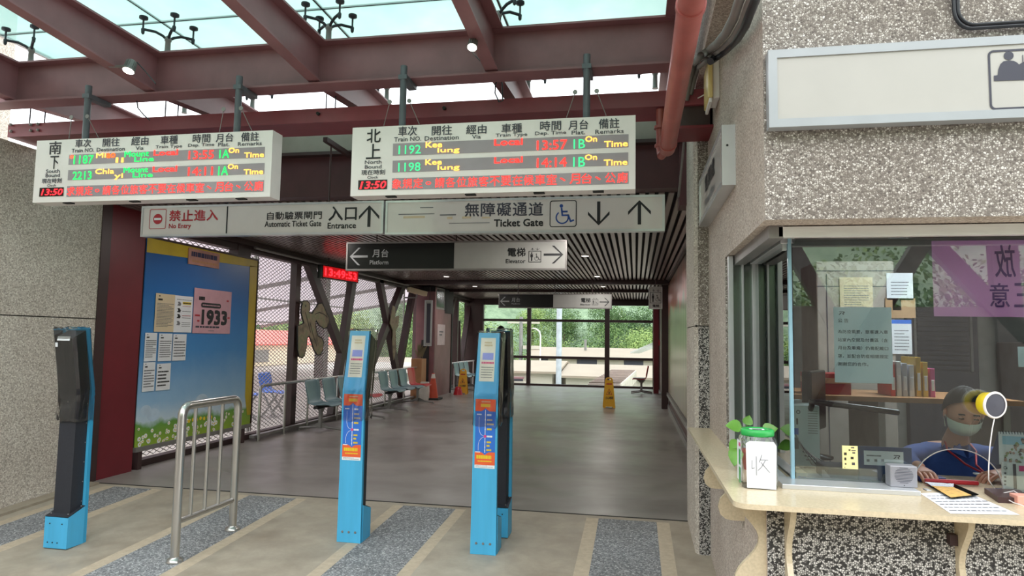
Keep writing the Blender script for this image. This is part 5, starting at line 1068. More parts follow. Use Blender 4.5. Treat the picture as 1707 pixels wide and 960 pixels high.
d = MB(m_paper); patch(d, P, (1.518, 1.70, ZC+.004, .968), None, 0, .006); h = lambda x, y: P.hit(1660+x/6.85, 720+y/6.857)
ring_icon(d, P, h(106, 408), .006, .0016, m_darkgray, .001); lines(d, P, (h(98, 0)[0], h(115, 0)[0], h(0, 425)[1], h(0, 392)[1]), 1, m_darkgray, .001, .5, 2)
for yy_ in (470, 515, 560, 600): a = h(106, yy_); lines(d, P, (a[0]-.004, a[0]+.004, a[1]-.004, a[1]+.004), 1, m_darkgray, .001, .85, yy_)
a, b_ = h(192, 365), h(240, 652); patch(d, P, (a[0], b_[0], b_[1], a[1]), m_darkgray, .001); a, b_ = h(262, 385), h(322, 450); patch(d, P, (a[0], b_[0]+.01, b_[1], a[1]), m_magenta, .001); d.build('card', t); MB(m_navy).box(1.516, 1.70, 3.168, 3.22, ZC, ZC+.006).build('foot', t)
# desk shelf, receipt printer and PC tower, screen
t = thing('receipt_printer', (.95, 3.28, ZC), 'black low printer on the desk behind the glass with a pale bracket in front', 'printer'); d = MB(m_blkplastic); d.box(.84, 1.05, 3.22, 3.40, ZC, ZC+.055); d.build('body', t, .006)
d = MB(m_castleg); d.prism([(.815, 3.19, ZC), (1.075, 3.19, ZC), (1.075, 3.19, ZC+.045), (1.065, 3.19, ZC+.045), (1.055, 3.19, ZC+.015), (.85, 3.19, ZC+.018), (.825, 3.19, ZC+.05), (.815, 3.19, ZC+.05)], (0, .004, 0)); d.build('bracket', t)
t = thing('computer_tower', (.82, 3.62, ZC), 'pale grey computer tower seen from its port side behind the glass corner', 'computer'); m_pc = mat('pc_beige', (178, 190, 188), .5); d = MB(m_pc); d.box(.74, .90, 3.55, 3.95, ZC, ZC+.30); d.build('case', t, .004)
P = facing(3.549); d = MB(m_castleg)
for a in (.77, .80): ring_icon(d, P, (a, 1.112), .008, .003, m_black, .001)
patch(d, P, (.768, .776, 1.05, 1.075), m_black, .001); patch(d, P, (.79, .798, 1.05, 1.08), m_black, .001); patch(d, P, (.772, .80, 1.0, 1.032), m_blueprint, .001)
for k in range(10): patch(d, P, (.845, .89, 1.12-.012*k-.004, 1.12-.012*k), m_castleg, .001)
patch(d, P, (.765, .80, .93, .985), m_castleg, .001); d.build('port_panel', t)
d = MB(m_cable)
for k in range(7): d.tube([(.785+.008*k, 3.54, 1.0-.02*k), (.80+.012*k, 3.50, .95-.01*k), (.84+.02*k, 3.46, .87), (.93+.01*k, 3.45, ZC+.008)], .003, m_castleg if k % 3 == 0 else None, 6)
d.build('cables', t)
t = thing('power_strip', (.71, 3.2, ZC), 'cream power switch with a red lit rocker at the corner inside the glass', 'switch'); d = MB(m_cream); d.box(.70, .745, 3.16, 3.30, ZC, ZC+.04); d.build('body', t, .004); P = facing(3.159); d = MB(m_redprint); patch(d, P, (.708, .738, ZC+.008, ZC+.022), m_mapblue, .001); patch(d, P, (.715, .731, ZC+.009, ZC+.021), m_redprint, .002); d.build('rocker', t)
t = thing('computer_monitor', (1.0, 3.75, ZC), 'black computer monitor seen from behind inside the ticket office', 'monitor'); d = MB(m_blackface); d.bar((.88, 3.72, 1.15), (1.02, 3.98, 1.15), .05, .32); d.build('screen', t, .01); MB(m_blackface).lathe((.95, 3.85, ZC), [(.09, 0), (.09, .01), (.02, .02), (.02, .16)]).build('stand', t)
d = MB(m_blackface); d.tube([(.84, 3.50, 1.17), (1.12, 3.46, 1.145), (1.24, 3.5, 1.13)], .014, None, 10); d.tube([(.86, 3.52, 1.16), (.86, 3.7, 1.0), (.88, 3.8, ZC)], .014, None, 10); tag(d.build('monitor_arm'), 'black jointed arm reaching sideways behind the glass', 'arm')
# back of the office
t = thing('filing_cabinet', (1.62, 5.6, -.2), 'tall beige grey steel cabinet behind the ticket glass, papers on its door', 'cabinet'); d = MB(m_cabinet); d.box(1.39, 1.95, 5.5, 6.0, -.2, 2.10); d.build('body', t, .01); P = facing(5.498); d = MB(m_darkgray)
for z in (2.02, 1.90): patch(d, P, (1.39, 1.95, z, z+.006), None, .001)
patch(d, P, (1.46, 1.466, -.1, 2.0), None, .001); d.build('door_gaps', t)
def bp_(r, m, lab, dr=None, nm='paper', P=facing(5.49), gr='papers on the office cabinet'):
    d = MB(m); patch(d, P, r, None, 0, .004)
    if dr: dr(d, P, r)
    tag(d.build(nm), lab, 'paper', gr)
ln2 = lambda n, sd: (lambda d, P, r: lines(d, P, (r[0]+.03, r[1]-.03, r[2]+.03, r[3]-.06), n, m_inkgray, .001, .3, sd))
P55 = facing(5.49)
bp_(P55.px(1400, 462, 1455, 520), m_cream, 'cream typed sheet at the left on the beige cabinet', ln2(10, 3)); bp_(P55.px(1478, 455, 1522, 500), m_paper, 'small white card with a ring emblem at the right on the cabinet', ln2(5, 4))
bp_(P55.px(1476, 497, 1526, 530), mat('kraft_paper', (176, 140, 104), .7), 'brown kraft envelope hanging on the cabinet', None); bp_(P55.px(1486, 533, 1520, 590), m_paper, 'white sheet with blue header below the kraft envelope', lambda d, P, r: (patch(d, P, (r[0], r[1], r[3]-.03, r[3]), m_mapblue, .001), lines(d, P, (r[0]+.02, r[1]-.02, r[2]+.02, r[3]-.07), 7, m_inkgray, .001, .3, 8)))
bp_((1.93, 1.99, 1.72, 1.80), m_teal_seat, 'green clip at the top of the blue-headed sheet')
t = thing('louvre_door', (2.35, 6.9, -.2), 'dark grey louvred door at the back of the ticket office', 'door'); d = MB(m_darkgray); d.box(2.55, 3.15, 6.9, 6.98, -.2, 2.05); d.build('leaf', t); d = MB(m_castleg)
for k in range(14): d.bar((2.63, 6.89, 1.25+.045*k), (3.07, 6.89, 1.25+.045*k), .02, .028, m_darkgray)
for q in ((2.60, 2.62), (3.08, 3.10)): d.box(q[0], q[1], 6.88, 6.9, 1.22, 1.9)
d.build('louvres', t)
t = thing('back_desk', (1.4, 4.75, -.2), 'long wooden-topped desk along the back of the ticket office', 'desk'); d = MB(m_wood); d.box(.85, 2.3, 4.5, 5.2, 1.10, 1.13); d.build('desk_top', t); d = MB(m_cabinet); d.box(.9, .94, 4.55, 5.15, -.2, 1.10); d.box(2.2, 2.24, 4.55, 5.15, -.2, 1.10); d.box(1.5, 1.54, 4.55, 5.15, -.2, 1.1); d.build('side_panels', t)
rb = [(1.60, (200, 60, 56), .20), (1.635, (226, 226, 226), .22), (1.67, (190, 190, 200), .21), (1.71, (226, 226, 230), .20), (1.75, (214, 172, 70), .25), (1.79, (226, 190, 90), .22), (1.83, (216, 90, 150), .18)]
nmz = ('red', 'white', 'grey', 'second white', 'ochre', 'pale yellow', 'pink')
for (x, c, h), n_ in zip(rb, nmz): o = MB(mat('binder_'+n_.replace(' ', '_'), c, .5)); o.box(x, x+.028, 4.62, 4.86, 1.13, 1.13+h); o.box(x+.005, x+.023, 4.615, 4.62, 1.17, 1.13+h*.6, m_paper); tag(o.build('binder', None, .002), n_+' binder standing in the row on the back desk', 'binder', 'binders on the back desk')
for k, (z0_, z1_, c, n_) in enumerate(((1.13, 1.20, (150, 24, 34), 'dark red box on the back desk, bottom of its pile'), (1.20, 1.235, (206, 150, 120), 'thin tan box in the pile on the back desk'), (1.235, 1.265, (190, 50, 50), 'thin red box on top of the pile on the back desk'))): tag(MB(mat('pile_%d' % k, c, .5)).box(1.10, 1.36, 4.6, 4.8, z0_, z1_).build('file_box', None, .003), n_, 'box', 'boxes piled on the back desk')
tag(MB(m_cabinet).box(3.3, 4.2, 6.2, 6.9, -.2, 1.5).build('low_cupboard', None, .01), 'grey low cupboard at the right rear of the office', 'cupboard')
# added office lamp, an unseen source that brightens the room behind the glass
t = thing('added_ceiling_lamp', (2.2, 4.6, 2.44), 'flat white added lamp, unseen, brightening the ticket office from its ceiling', 'lamp'); MB(emat('added_office_glow', (240, 248, 255), 34)).box(1.7, 2.9, 4.5, 4.75, 2.455, 2.47).build('diffuser', t); MB(m_white).box(1.68, 2.92, 4.48, 4.77, 2.47, 2.5).build('housing', t)

# ================================================================ PEOPLE
def skin(nodes, edges, level=2):
    names = list(nodes); me = bpy.data.meshes.new('s'); me.from_pydata([nodes[n][0] for n in names], [(names.index(a), names.index(b)) for a, b in edges], [])
    o = bpy.data.objects.new('s', me); COL.objects.link(o); sk = o.modifiers.new('s', 'SKIN'); sk.use_smooth_shade = True
    for i, n in enumerate(names): r = nodes[n][1]; v = me.skin_vertices[0].data[i]; v.radius = r if isinstance(r, tuple) else (r, r); v.use_root = (i == 0)
    sb = o.modifiers.new('u', 'SUBSURF'); sb.levels = level; dg = bpy.context.evaluated_depsgraph_get(); m2 = bpy.data.meshes.new_from_object(o.evaluated_get(dg))
    vs = [tuple(v.co) for v in m2.vertices]; fs = [tuple(p.vertices) for p in m2.polygons]; bpy.data.objects.remove(o); bpy.data.meshes.remove(me); bpy.data.meshes.remove(m2); return vs, fs
def hand(mb, w, d_, n_, m, s=1, curl=.5):
    """palm, four unequal bent fingers and a side thumb; w wrist, d_ pointing direction, n_ back of the hand, s = thumb side"""
    w = Vector(w); d_ = Vector(d_).normalized(); n_ = Vector(n_); n_ = (n_-d_*n_.dot(d_)).normalized(); sd = d_.cross(n_)*s
    vs = []; fs = []; n = 14; prof = [(0, .026, .018), (.02, .032, .018), (.05, .040, .016), (.078, .041, .013), (.090, .036, .008)]
    for a, bw, bh in prof:
        for k in range(n): q = 2*PI*k/n; vs.append(w+d_*a+sd*bw*math.cos(q)+n_*bh*math.sin(q))
    for i in range(len(prof)-1):
        for k in range(n): fs.append((i*n+k, i*n+(k+1) % n, (i+1)*n+(k+1) % n, (i+1)*n+k))
    fs.append(tuple(range((len(prof)-1)*n, len(prof)*n))); mb.add(vs, fs, m, True)
    for off, L in ((.030, .068), (.010, .077), (-.010, .071), (-.029, .056)):
        p = w+d_*.082+sd*off; a = 0; pts = [p]; dirn = d_.copy()
        for seg in (.45, .30, .25): a += curl*.55; dd_ = d_*math.cos(a)-n_*math.sin(a); p = p+dd_*L*seg; pts.append(p)
        mb.tube(pts, .0092, m, 10, True, .0068); mb.lathe(pts[-1], [(.0068, 0), (.005, .004), (0, .006)], m, 10, (pts[-1]-pts[-2]))
    p = w+d_*.022+sd*.028; e1 = p+(d_*.7+sd*.75-n_*.2).normalized()*.036; e2 = e1+(d_*.95+sd*.25-n_*.3).normalized()*.030; mb.tube([p, e1, e2], .0115, m, 10, True, .008); mb.lathe(e2, [(.008, 0), (.005, .005), (0, .007)], m, 10, e2-e1)
def head(mb, c, f, up, m):
    c = Vector(c); f = Vector(f).normalized(); up = Vector(up); up = (up-f*up.dot(f)).normalized(); r = f.cross(up); vs = []; fs = []; N, K = 18, 28
    for i in range(N+1):
        ph = -PI/2+PI*i/N
        for k in range(K):
            th = 2*PI*k/K; x = math.cos(ph)*math.cos(th); y = math.cos(ph)*math.sin(th); z = math.sin(ph)      # x forward, y side
            jaw = 1-.28*max(0, -z)**1.3; X = x*(.094 if x > 0 else .100)*(jaw if x < 0 else 1-.10*max(0, -z)); Y = y*.074*jaw; Z = z*.118
            if x > .6 and -.35 < z < .12: X += .020*max(0, 1-abs(y)/.2)*(1-abs(z+.15)/.3)                 # nose
            if x > .5 and abs(z-.05) < .16 and .2 < abs(y) < .55: X -= .008                               # eye sockets
            vs.append(c+f*X+r*Y+up*Z)
    for i in range(N):
        for k in range(K): fs.append((i*K+k, i*K+(k+1) % K, (i+1)*K+(k+1) % K, (i+1)*K+k))
    mb.add(vs, fs, m, True)
    for s in (-1, 1): mb.lathe(c+r*s*.072-f*.005-up*.005, [(.010, -.006), (.024, .0), (.028, .010), (.018, .012), (.008, .006)], m, 14, r*s-f*.3)
    for s in (-1, 1): e = c+f*.083+r*s*.031+up*.004; mb.lathe(e, [(.011, -.006), (.009, .002), (0, .004)], m_skin, 12, f); mb.bar(e+f*.004-r*.011, e+f*.004+r*.011, .004, .0035, m_hair, up); mb.bar(e+up*.020-r*.014, e+up*.020+r*.014, .006, .005, m_hair, up)
    mb.bar(c+f*.088-up*.062-r*.022, c+f*.088-up*.062+r*.022, .006, .007, m_redprint, up)
    return c, f, up, r
def haircap(c, f, up, r, lower=-.02):
    mb = MB(m_hair); vs = []; fs = []; N, K = 10, 28
    for i in range(N+1):
        for k in range(K):
            th = 2*PI*k/K; front = max(0, math.cos(th)); lo = (lower-.35*max(0, -math.cos(th)))+.72*front**.6; ph = PI/2-(PI/2-math.asin(max(-.95, min(.9, lo))))*i/N
            x = math.cos(ph)*math.cos(th); y = math.cos(ph)*math.sin(th); z = math.sin(ph); g = 1.10+.02*math.sin(k*2.3+i); vs.append(c+f*x*.100*g+r*y*.080*g+up*z*.122*g)
    for i in range(N):
        for k in range(K): fs.append((i*K+k, (i+1)*K+k, (i+1)*K+(k+1) % K, i*K+(k+1) % K))
    return mb.add(vs, fs, None, True)
def person(lab, loc, nodes, edges, hd, hands, cloth, skinz, extra=None, trousers=None):
    t = thing('person', loc, lab, 'person'); vs, fs = skin(nodes, edges); b = MB(cloth, m_skin, trousers or cloth); V = [Vector(v) for v in vs]
    b.v = [tuple(v) for v in vs]
    for f in fs: c = sum((V[i] for i in f), Vector())/len(f); b.f.append(list(f)); b.sm.append(True); b.mi.append(skinz(c))
    H = head(b, *hd, m_skin)
    for h in hands: hand(b, *h[:3], m_skin, *h[3:])
    b.build('body', t); haircap(*H).build('hair', t)
    if extra: extra(t, H)
    return t
# clerk behind the glass, leaning over the desk
N1 = {'pel': ((1.58, 3.98, .38), (.15, .12)), 'sp': ((1.58, 3.96, .58), (.145, .11)), 'ch': ((1.57, 3.90, .80), (.16, .11)), 'nb': ((1.56, 3.84, .92), (.085, .07)), 'nk': ((1.55, 3.78, 1.0), .052), 'hd': ((1.545, 3.74, 1.06), .05),
      'sl': ((1.40, 3.88, .885), .062), 'el': ((1.27, 3.68, .895), .046), 'wl': ((1.235, 3.44, .885), .030), 'wl2': ((1.232, 3.40, .884), .026), 'sr': ((1.74, 3.87, .885), .062), 'er': ((1.82, 3.66, .90), .046), 'wr': ((1.60, 3.43, .885), .030), 'wr2': ((1.575, 3.40, .884), .026),
      'tl': ((1.49, 3.88, .34), .085), 'kl': ((1.46, 3.58, .34), .062), 'al': ((1.46, 3.62, -.12), .042), 'fl': ((1.46, 3.50, -.165), .035), 'tr': ((1.68, 3.88, .34), .085), 'kr': ((1.71, 3.58, .34), .062), 'ar': ((1.71, 3.62, -.12), .042), 'fr': ((1.71, 3.50, -.165), .035)}
E1 = [('pel', 'sp'), ('sp', 'ch'), ('ch', 'nb'), ('nb', 'nk'), ('nk', 'hd'), ('ch', 'sl'), ('sl', 'el'), ('el', 'wl'), ('wl', 'wl2'), ('ch', 'sr'), ('sr', 'er'), ('er', 'wr'), ('wr', 'wr2'), ('pel', 'tl'), ('tl', 'kl'), ('kl', 'al'), ('al', 'fl'), ('pel', 'tr'), ('tr', 'kr'), ('kr', 'ar'), ('ar', 'fr')]
N1 = {a_: ((p_[0]+.065, p_[1], p_[2]), r_) for a_, (p_, r_) in N1.items()}
def sk1(c): return 1 if (c.z > .945 and abs(c.x-1.615) < .09) or (c.y < 3.455 and c.z > .8) else (2 if c.z < .45 else 0)
def ex1(t, H):
    c, f, up, r = H; m = MB(m_mask); vs = []; K, N = 14, 8
    for i in range(N+1):
        for k in range(K+1):
            th = -1.25+2.5*k/K; z = -.015-.085*i/N; ph = z/.118; w = math.sqrt(max(.05, 1-(z/.125)**2)); vs.append(c+f*(math.cos(th)*.108*w+.012*math.cos(th)*math.sin(PI*i/N))+r*math.sin(th)*.083*w+up*z)
    m.add(vs, [(i*(K+1)+k, i*(K+1)+k+1, (i+1)*(K+1)+k+1, (i+1)*(K+1)+k) for i in range(N) for k in range(K)], None, True)
    for s in (-1, 1): m.tube([c+f*.03+r*s*.080-up*.02, c-f*.01+r*s*.084+up*.005, c-f*.022+r*s*.078-up*.02, c+f*.03+r*s*.078-up*.07], .0015, None, 6)
    m.build('face_mask', t)
    l = MB(m_redprint); l.tube([(1.565, 3.80, .965), (1.550, 3.74, .93), (1.580, 3.62, .88), (1.595, 3.5, .865)], .005, None, 8); l.tube([(1.675, 3.80, .965), (1.680, 3.74, .93), (1.625, 3.62, .88), (1.605, 3.5, .865)], .005, None, 8); l.box(1.555, 1.635, 3.44, 3.50, .858, .864, m_paper); l.build('lanyard', t)
    l = MB(m_uniform); l.prism([(1.565, 3.735, .925), (1.620, 3.70, .90), (1.600, 3.72, .965)], (0, .008, 0)); l.prism([(1.685, 3.735, .925), (1.630, 3.70, .90), (1.640, 3.72, .965)], (0, .008, 0)); l.build('collar', t)
person('person with pale mask and blue shirt sitting behind the ticket glass, hands on the desk', (1.58, 3.95, -.2), N1, E1, ((1.61, 3.70, 1.125), (-.12, -.9, -.34), (0, -.3, 1)), [((1.297, 3.42, .882), (-.05, -1, -.06), (0, -.05, 1), 1, .35), ((1.64, 3.42, .882), (-.85, -.5, -.06), (0, 0, 1), -1, .5)], m_uniform, sk1, ex1, m_darkgray)
t = thing('office_chair', (1.6, 4.15, -.2), 'dark office chair under the clerk behind the glass', 'chair'); d = MB(m_rubber); d.box(1.38, 1.80, 3.85, 4.25, .19, .255); d.build('seat', t, .02); MB(m_rubber).box(1.40, 1.78, 4.17, 4.22, .32, .75).build('backrest', t, .02); d = MB(m_castleg); d.tube([(1.59, 4.05, -.15), (1.59, 4.05, .19)], .025); d.tube([(1.59, 4.2, .2), (1.59, 4.21, .4)], .02)
for k in range(5): a = 2*PI*k/5; d.tube([(1.59, 4.05, -.14), (1.59+.24*math.cos(a), 4.05+.24*math.sin(a), -.175)], .016)
d.build('base', t)
# things by the clerk's hands
d = MB(m_redprint); d.tube([(1.26, 3.27, ZC+.012), (1.34, 3.25, ZC+.016), (1.47, 3.27, ZC+.012)], .010, None, 10); tag(d.build('red_pen_tube'), 'red object lying between the clerk\'s hands inside the arched opening', 'object')
d = MB(mat('navy_ink_pad', (30, 44, 110), .5)); d.box(1.25, 1.36, 3.30, 3.36, ZC, ZC+.022); tag(d.build('blue_stamp_pad', None, .003), 'dark blue flat pad behind the black tray inside the opening', 'stamp pad')
# person far down the passage, hidden but for the hair
hx, hy = onY(835, 552, 12.0).x, 12.0
N2 = {'pel': ((0, 0, .92), (.15, .11)), 'sp': ((0, 0, 1.08), (.135, .10)), 'ch': ((0, 0, 1.28), (.16, .11)), 'nb': ((0, .01, 1.40), (.08, .06)), 'nk': ((0, .0, 1.46), .05), 'hd': ((0, -.01, 1.53), .05),
      'sl': ((-.17, 0, 1.34), .055), 'el': ((-.21, .02, 1.07), .042), 'wl': ((-.22, -.03, .83), .028), 'wl2': ((-.22, -.035, .80), .025), 'sr': ((.17, 0, 1.34), .055), 'er': ((.21, .02, 1.07), .042), 'wr': ((.22, -.03, .83), .028), 'wr2': ((.22, -.035, .80), .025),
      'tl': ((-.09, 0, .84), .085), 'kl': ((-.095, -.01, .48), .058), 'al': ((-.10, .02, .09), .040), 'fl': ((-.105, -.12, .035), .034), 'tr': ((.09, 0, .84), .085), 'kr': ((.095, -.01, .48), .058), 'ar': ((.10, .02, .09), .040), 'fr': ((.105, -.12, .035), .034)}
zh = onY(835, 543, 12.0).z; k_ = zh/1.70
N2 = {a: (tuple(Vector((hx, hy, 0))+Vector(p)*k_), r) for a, (p, r) in N2.items()}
def sk2(c): return 1 if (c.z > 1.44*k_ and abs(c.x-hx) < .07) or (c.z < .83*k_ and abs(c.x-hx) > .19) else (2 if c.z < .92 else 0)
person('dark-haired person far down the passage, hidden behind the right mapped post but for the hair', (hx, hy, 0), N2, E1, ((hx, hy-.01, zh-.13), (0, 1, 0), (0, 0, 1)), [((hx-.22*k_, hy-.035, .81*k_), (0, -.1, -1), (-1, 0, 0), 1, .4), ((hx+.22*k_, hy-.035, .81*k_), (0, -.1, -1), (1, 0, 0), -1, .4)], m_darkgray, sk2, None, m_navy)

# ================================================================ OUTSIDE
def foliage(name, a, b_, c_):
    m, nt, b = new_mat(name); gi = nt.nodes.new('ShaderNodeObjectInfo'); n = noisef(nt, coords(nt), .9, 5, .7)
    ad = nt.nodes.new('ShaderNodeMath'); ad.operation = 'MULTIPLY_ADD'; ad.inputs[1].default_value = .25; nt.links.new(gi.outputs['Random'], ad.inputs[0]); nt.links.new(n, ad.inputs[2])
    nt.links.new(ramp(nt, ad.outputs[0], [(.38, lin(a)), (.58, lin(b_)), (.8, lin(c_))]), b.inputs['Base Color']); b.inputs['Roughness'].default_value = .7; b.inputs['Specular IOR Level'].default_value = .2; return m
m_fol = foliage('leaf_mass', (54, 78, 50), (94, 120, 74), (150, 168, 98)); m_trunk = mat('bark', (96, 84, 72), .9, 0, .2, 8, .3)
m_grass = mat('grass_ground', (92, 108, 78), .9, 0, .2, 1.5)
def crown(seed, R, H, n=2600, leaf=.5):
    rnd = random.Random(seed); vs = []; fs = []; lumps = [(Vector((rnd.uniform(-.55, .55)*R, rnd.uniform(-.55, .55)*R, H*(.35+.5*rnd.random()))), R*rnd.uniform(.35, .62)) for _ in range(13)]
    for i in range(n):
        c, r = lumps[i % len(lumps)]; d = Vector((rnd.gauss(0, 1), rnd.gauss(0, 1), rnd.gauss(0, 1))).normalized(); p = c+Vector((d.x, d.y, d.z*.8))*r*rnd.uniform(.75, 1.08)
        nrm = (d+Vector((rnd.uniform(-.7, .7), rnd.uniform(-.7, .7), rnd.uniform(-.3, .9)))).normalized(); u = nrm.cross(Vector((rnd.random(), rnd.random(), .3))).normalized(); w = nrm.cross(u); s = leaf*rnd.uniform(.5, 1.1); k = len(vs)
        vs += [p-u*s*.5, p+w*s*.3, p+u*s*.5, p-w*s*.3+nrm*s*.1]; fs.append((k, k+1, k+2, k+3))
    me = bpy.data.meshes.new('crown'); me.from_pydata([tuple(v) for v in vs], [], fs); me.materials.append(m_fol); return me
crowns = [crown(11+i, 3.2, 6.5, 9000, .20) for i in range(4)]
def trunkmesh():
    mb = MB(m_trunk); mb.tube([(0, 0, 0), (.05, .02, 2), (0, .05, 3.6)], .22, None, 8, True, .12)
    for a in range(4): q = a*1.6; mb.tube([(0, .04, 2.6), (.8*math.cos(q), .8*math.sin(q), 4)], .09, None, 6, True, .04)
    me = bpy.data.meshes.new('trunk'); me.from_pydata(mb.v, [], mb.f); me.materials.append(m_trunk); return me
trk = trunkmesh()
def tree(x, y, z, s, lab, k, group, sz=1.0):
    t = thing('tree', (x, y, z), lab, 'tree', group); t.scale = (s, s, s*sz); t.rotation_euler = (0, 0, k*1.3)
    for nm, me in (('crown', crowns[k % 4]), ('trunk', trk)): o = bpy.data.objects.new(nm, me); COL.objects.link(o); o.parent = t
GZ = -5.0
struct(MB(m_grass).box(-90, 60, 21.4, 150, GZ-.3, GZ), 'ground_beyond')
# wooded hillside
n = 60; vs = []; fs = []
for j in range(n+1):
    for i in range(n+1):
        x = -120+220*i/n; y = 78+90*j/n; z = GZ+max(0, (y-80))*.62+3.2*noise.noise(Vector((x*.06, y*.06, 0)))+1.3*noise.noise(Vector((x*.22, y*.22, 4))); vs.append((x, y, z))
fs = [(j*(n+1)+i, j*(n+1)+i+1, (j+1)*(n+1)+i+1, (j+1)*(n+1)+i) for j in range(n) for i in range(n)]
mh = foliage('hazy_hill_vegetation', (110, 128, 104), (136, 154, 126), (158, 172, 142)); struct(MB(mh).add(vs, fs, None, True), 'hillside')  # pale greens put distance haze into the hillside colour
rnd = random.Random(21); k = 0
spots = []
for row, (y, s, z, x0_, st_, n_) in enumerate(((67, .95, GZ, -27, 4.6, 9), (76, 1.0, GZ+1, -31, 5.2, 9), (88, 1.0, GZ+5, -32, 5.6, 9), (100, 1.05, GZ+12, -36, 6.4, 9), (114, 1.1, GZ+21, -40, 7.4, 9))):
    for i in range(n_): spots.append((x0_+(i+rnd.uniform(-.3, .3))*st_, y+rnd.uniform(-2, 2), z, s*rnd.uniform(.85, 1.2)))
for x, y, z, s in spots:
    tree(x, y, z, s, 'green leafy tree on the wooded hillside seen through the end window', k, 'trees on the hillside beyond the end window'); k += 1
# sheds below the end window
m_roof_f = mat('pale_shed_roof', (150, 134, 118), .6, 0, .06, 1); m_wall_f = mat('pale_shed_wall', (192, 182, 168), .7, 0, .06, 1)
def shed(x0, x1, y0, y1, eave, ridge, label, wins=(), over=.5):
    t = thing('shed', ((x0+x1)/2, (y0+y1)/2, GZ), label, 'shed', 'sheds beyond the end window'); ym = y0+(y1-y0)*.6
    MB(m_wall_f).box(x0, x1, y0, y1, GZ, eave-.12).build('walls', t); r = MB(m_roof_f); r.prism([(x0-over, y0-over, eave), (x0-over, ym, ridge), (x0-over, y1+over, eave), (x0-over, y1+over, eave-.12), (x0-over, ym, ridge-.12), (x0-over, y0-over, eave-.12)], (x1-x0+2*over, 0, 0)); r.build('roof', t)
    for a, b_, c_, d_ in wins: MB(m_darkgray).box(a, b_, y0-.03, y0+.02, c_, d_).build('window', t)
shed(-26, -4.7, 38, 46, -.35, .12, 'long pale shed with a low cream roof, left part below the end window', ((-7.0, -6.4, -1.9, -.7),), .4)
shed(-3.9, 8, 38, 46, -.55, -.05, 'right-hand pale shed behind the stair canopy', (), .4)
shed(-8.2, 12, 53, 60.5, .15, .85, 'farther cream building with small dark windows above the shed roofs', ((-4.6, -3.0, -.75, -.05), (-.9, .6, -.75, -.05), (1.4, 2.9, -.75, -.05), (-7.6, -6.9, -.75, -.05)), .5)
# entrance bay of the left shed
t = thing('shed_porch', (-8.2, 37.5, GZ), 'small cream porch in front of the left shed below the window', 'porch'); MB(m_wall_f).box(-9.6, -6.0, 37.0, 38.0, GZ, -.95).build('wall', t)
for zc_ in (-.75, -1.2): MB(m_steel).box(-9.3 if zc_ > -1 else -9.7, -6.2 if zc_ > -1 else -5.9, 36.8, 37.2, zc_, zc_+.1).build('cornice', t)
# covered stairs running away from the window
t = thing('stair_canopy', (-1.0, 27, GZ), 'ribbed pinkish canopy over the stairs descending outside the end window', 'canopy')
a = onY(985, 640, 22.5); b0 = onY(1008, 648, 22.5); c0 = onY(1030, 617, 33); d0 = onY(1052, 617, 33)
m_rib = mat('pinkish_ribbed_roof', (134, 116, 106), .6, 0, .1, 3); d = MB(m_rib)
pa = [(a.x-.1, 22.5, a.z+.0), (b0.x+.5, 22.5, a.z+.02), (d0.x+.2, 33, c0.z), (c0.x-.3, 33, c0.z)]; d.prism([Vector(p) for p in pa], (0, 0, -.12)); d.build('roof', t)
for k2 in range(14): s = (k2+.5)/14; p = Vector(pa[0]).lerp(Vector(pa[3]), s); q = Vector(pa[1]).lerp(Vector(pa[2]), s); MB(mat('paler_rib', (150, 130, 122), .6) if k2 % 2 else m_rib).bar(p+Vector((0, 0, .02)), q+Vector((0, 0, .02)), .14, .05).build('rib', t)  # every other rib in a paler tone
d = MB(m_wall_f)
for k2 in range(16): s = k2/15; q = Vector(pa[1]).lerp(Vector(pa[2]), s); d.bar(q+Vector((0, 0, -.1)), q+Vector((0, 0, -2.6)), .12, .12)
d.bar(Vector(pa[1])+Vector((.02, 0, -.25)), Vector(pa[2])+Vector((.02, 0, -.25)), .06, .5); d.build('side_posts', t)
tag(MB(mat('mast_paint', (176, 180, 186), .5)).tube([(onY(932, 560, 31).x, 31, GZ), (onY(932, 560, 31).x, 31, 9)], .13, None, 20).build('white_mast'), 'thick pale vertical mast outside the end window', 'mast')
p = onY(900, 640, 52); t = thing('street_lamp', (p.x, 52, GZ), 'white curved street lamp among the trees left of the thick mast', 'street lamp'); top = onY(901, 560, 52); MB(m_white).tube([(top.x, 52, GZ), (top.x, 52, top.z), (top.x-.08, 52, top.z+.35), (top.x-.35, 52, top.z+.55), (top.x-.6, 52, top.z+.6)], .055, None, 10).build('pole', t); MB(m_wall_f).bar((top.x-.6, 52, top.z+.6), (top.x-.95, 52, top.z+.58), .16, .08).build('lamp_head', t)
for nm, xx, y0_, lab in (('utility_pole', 869, 528, 'utility pole with white fittings, left of the street lamp'), ('utility_pole', 976, 566, 'thin pale pole before the bright trees right of the mast')):
    p = onY(xx, y0_, 56); t = thing(nm, (p.x, 56, GZ), lab, 'pole', 'poles beyond the end window'); MB(m_castleg).tube([(p.x, 56, GZ), (p.x, 56, p.z)], .11 if xx != 869 else .16, None, 10).build('pole', t)
    if xx == 869: q = MB(m_wall_f); q.bar((p.x-1.2, 56, p.z-.5), (p.x+1.6, 56, p.z-.5), .15, .15); q.bar((p.x-1.8, 56, p.z-4.4), (p.x+1.8, 56, p.z-4.4), .12, .12); q.bar((p.x+.2, 56, p.z-2.6), (p.x+1.6, 56, p.z-2.6), .3, .3); q.build('crossarms', t)
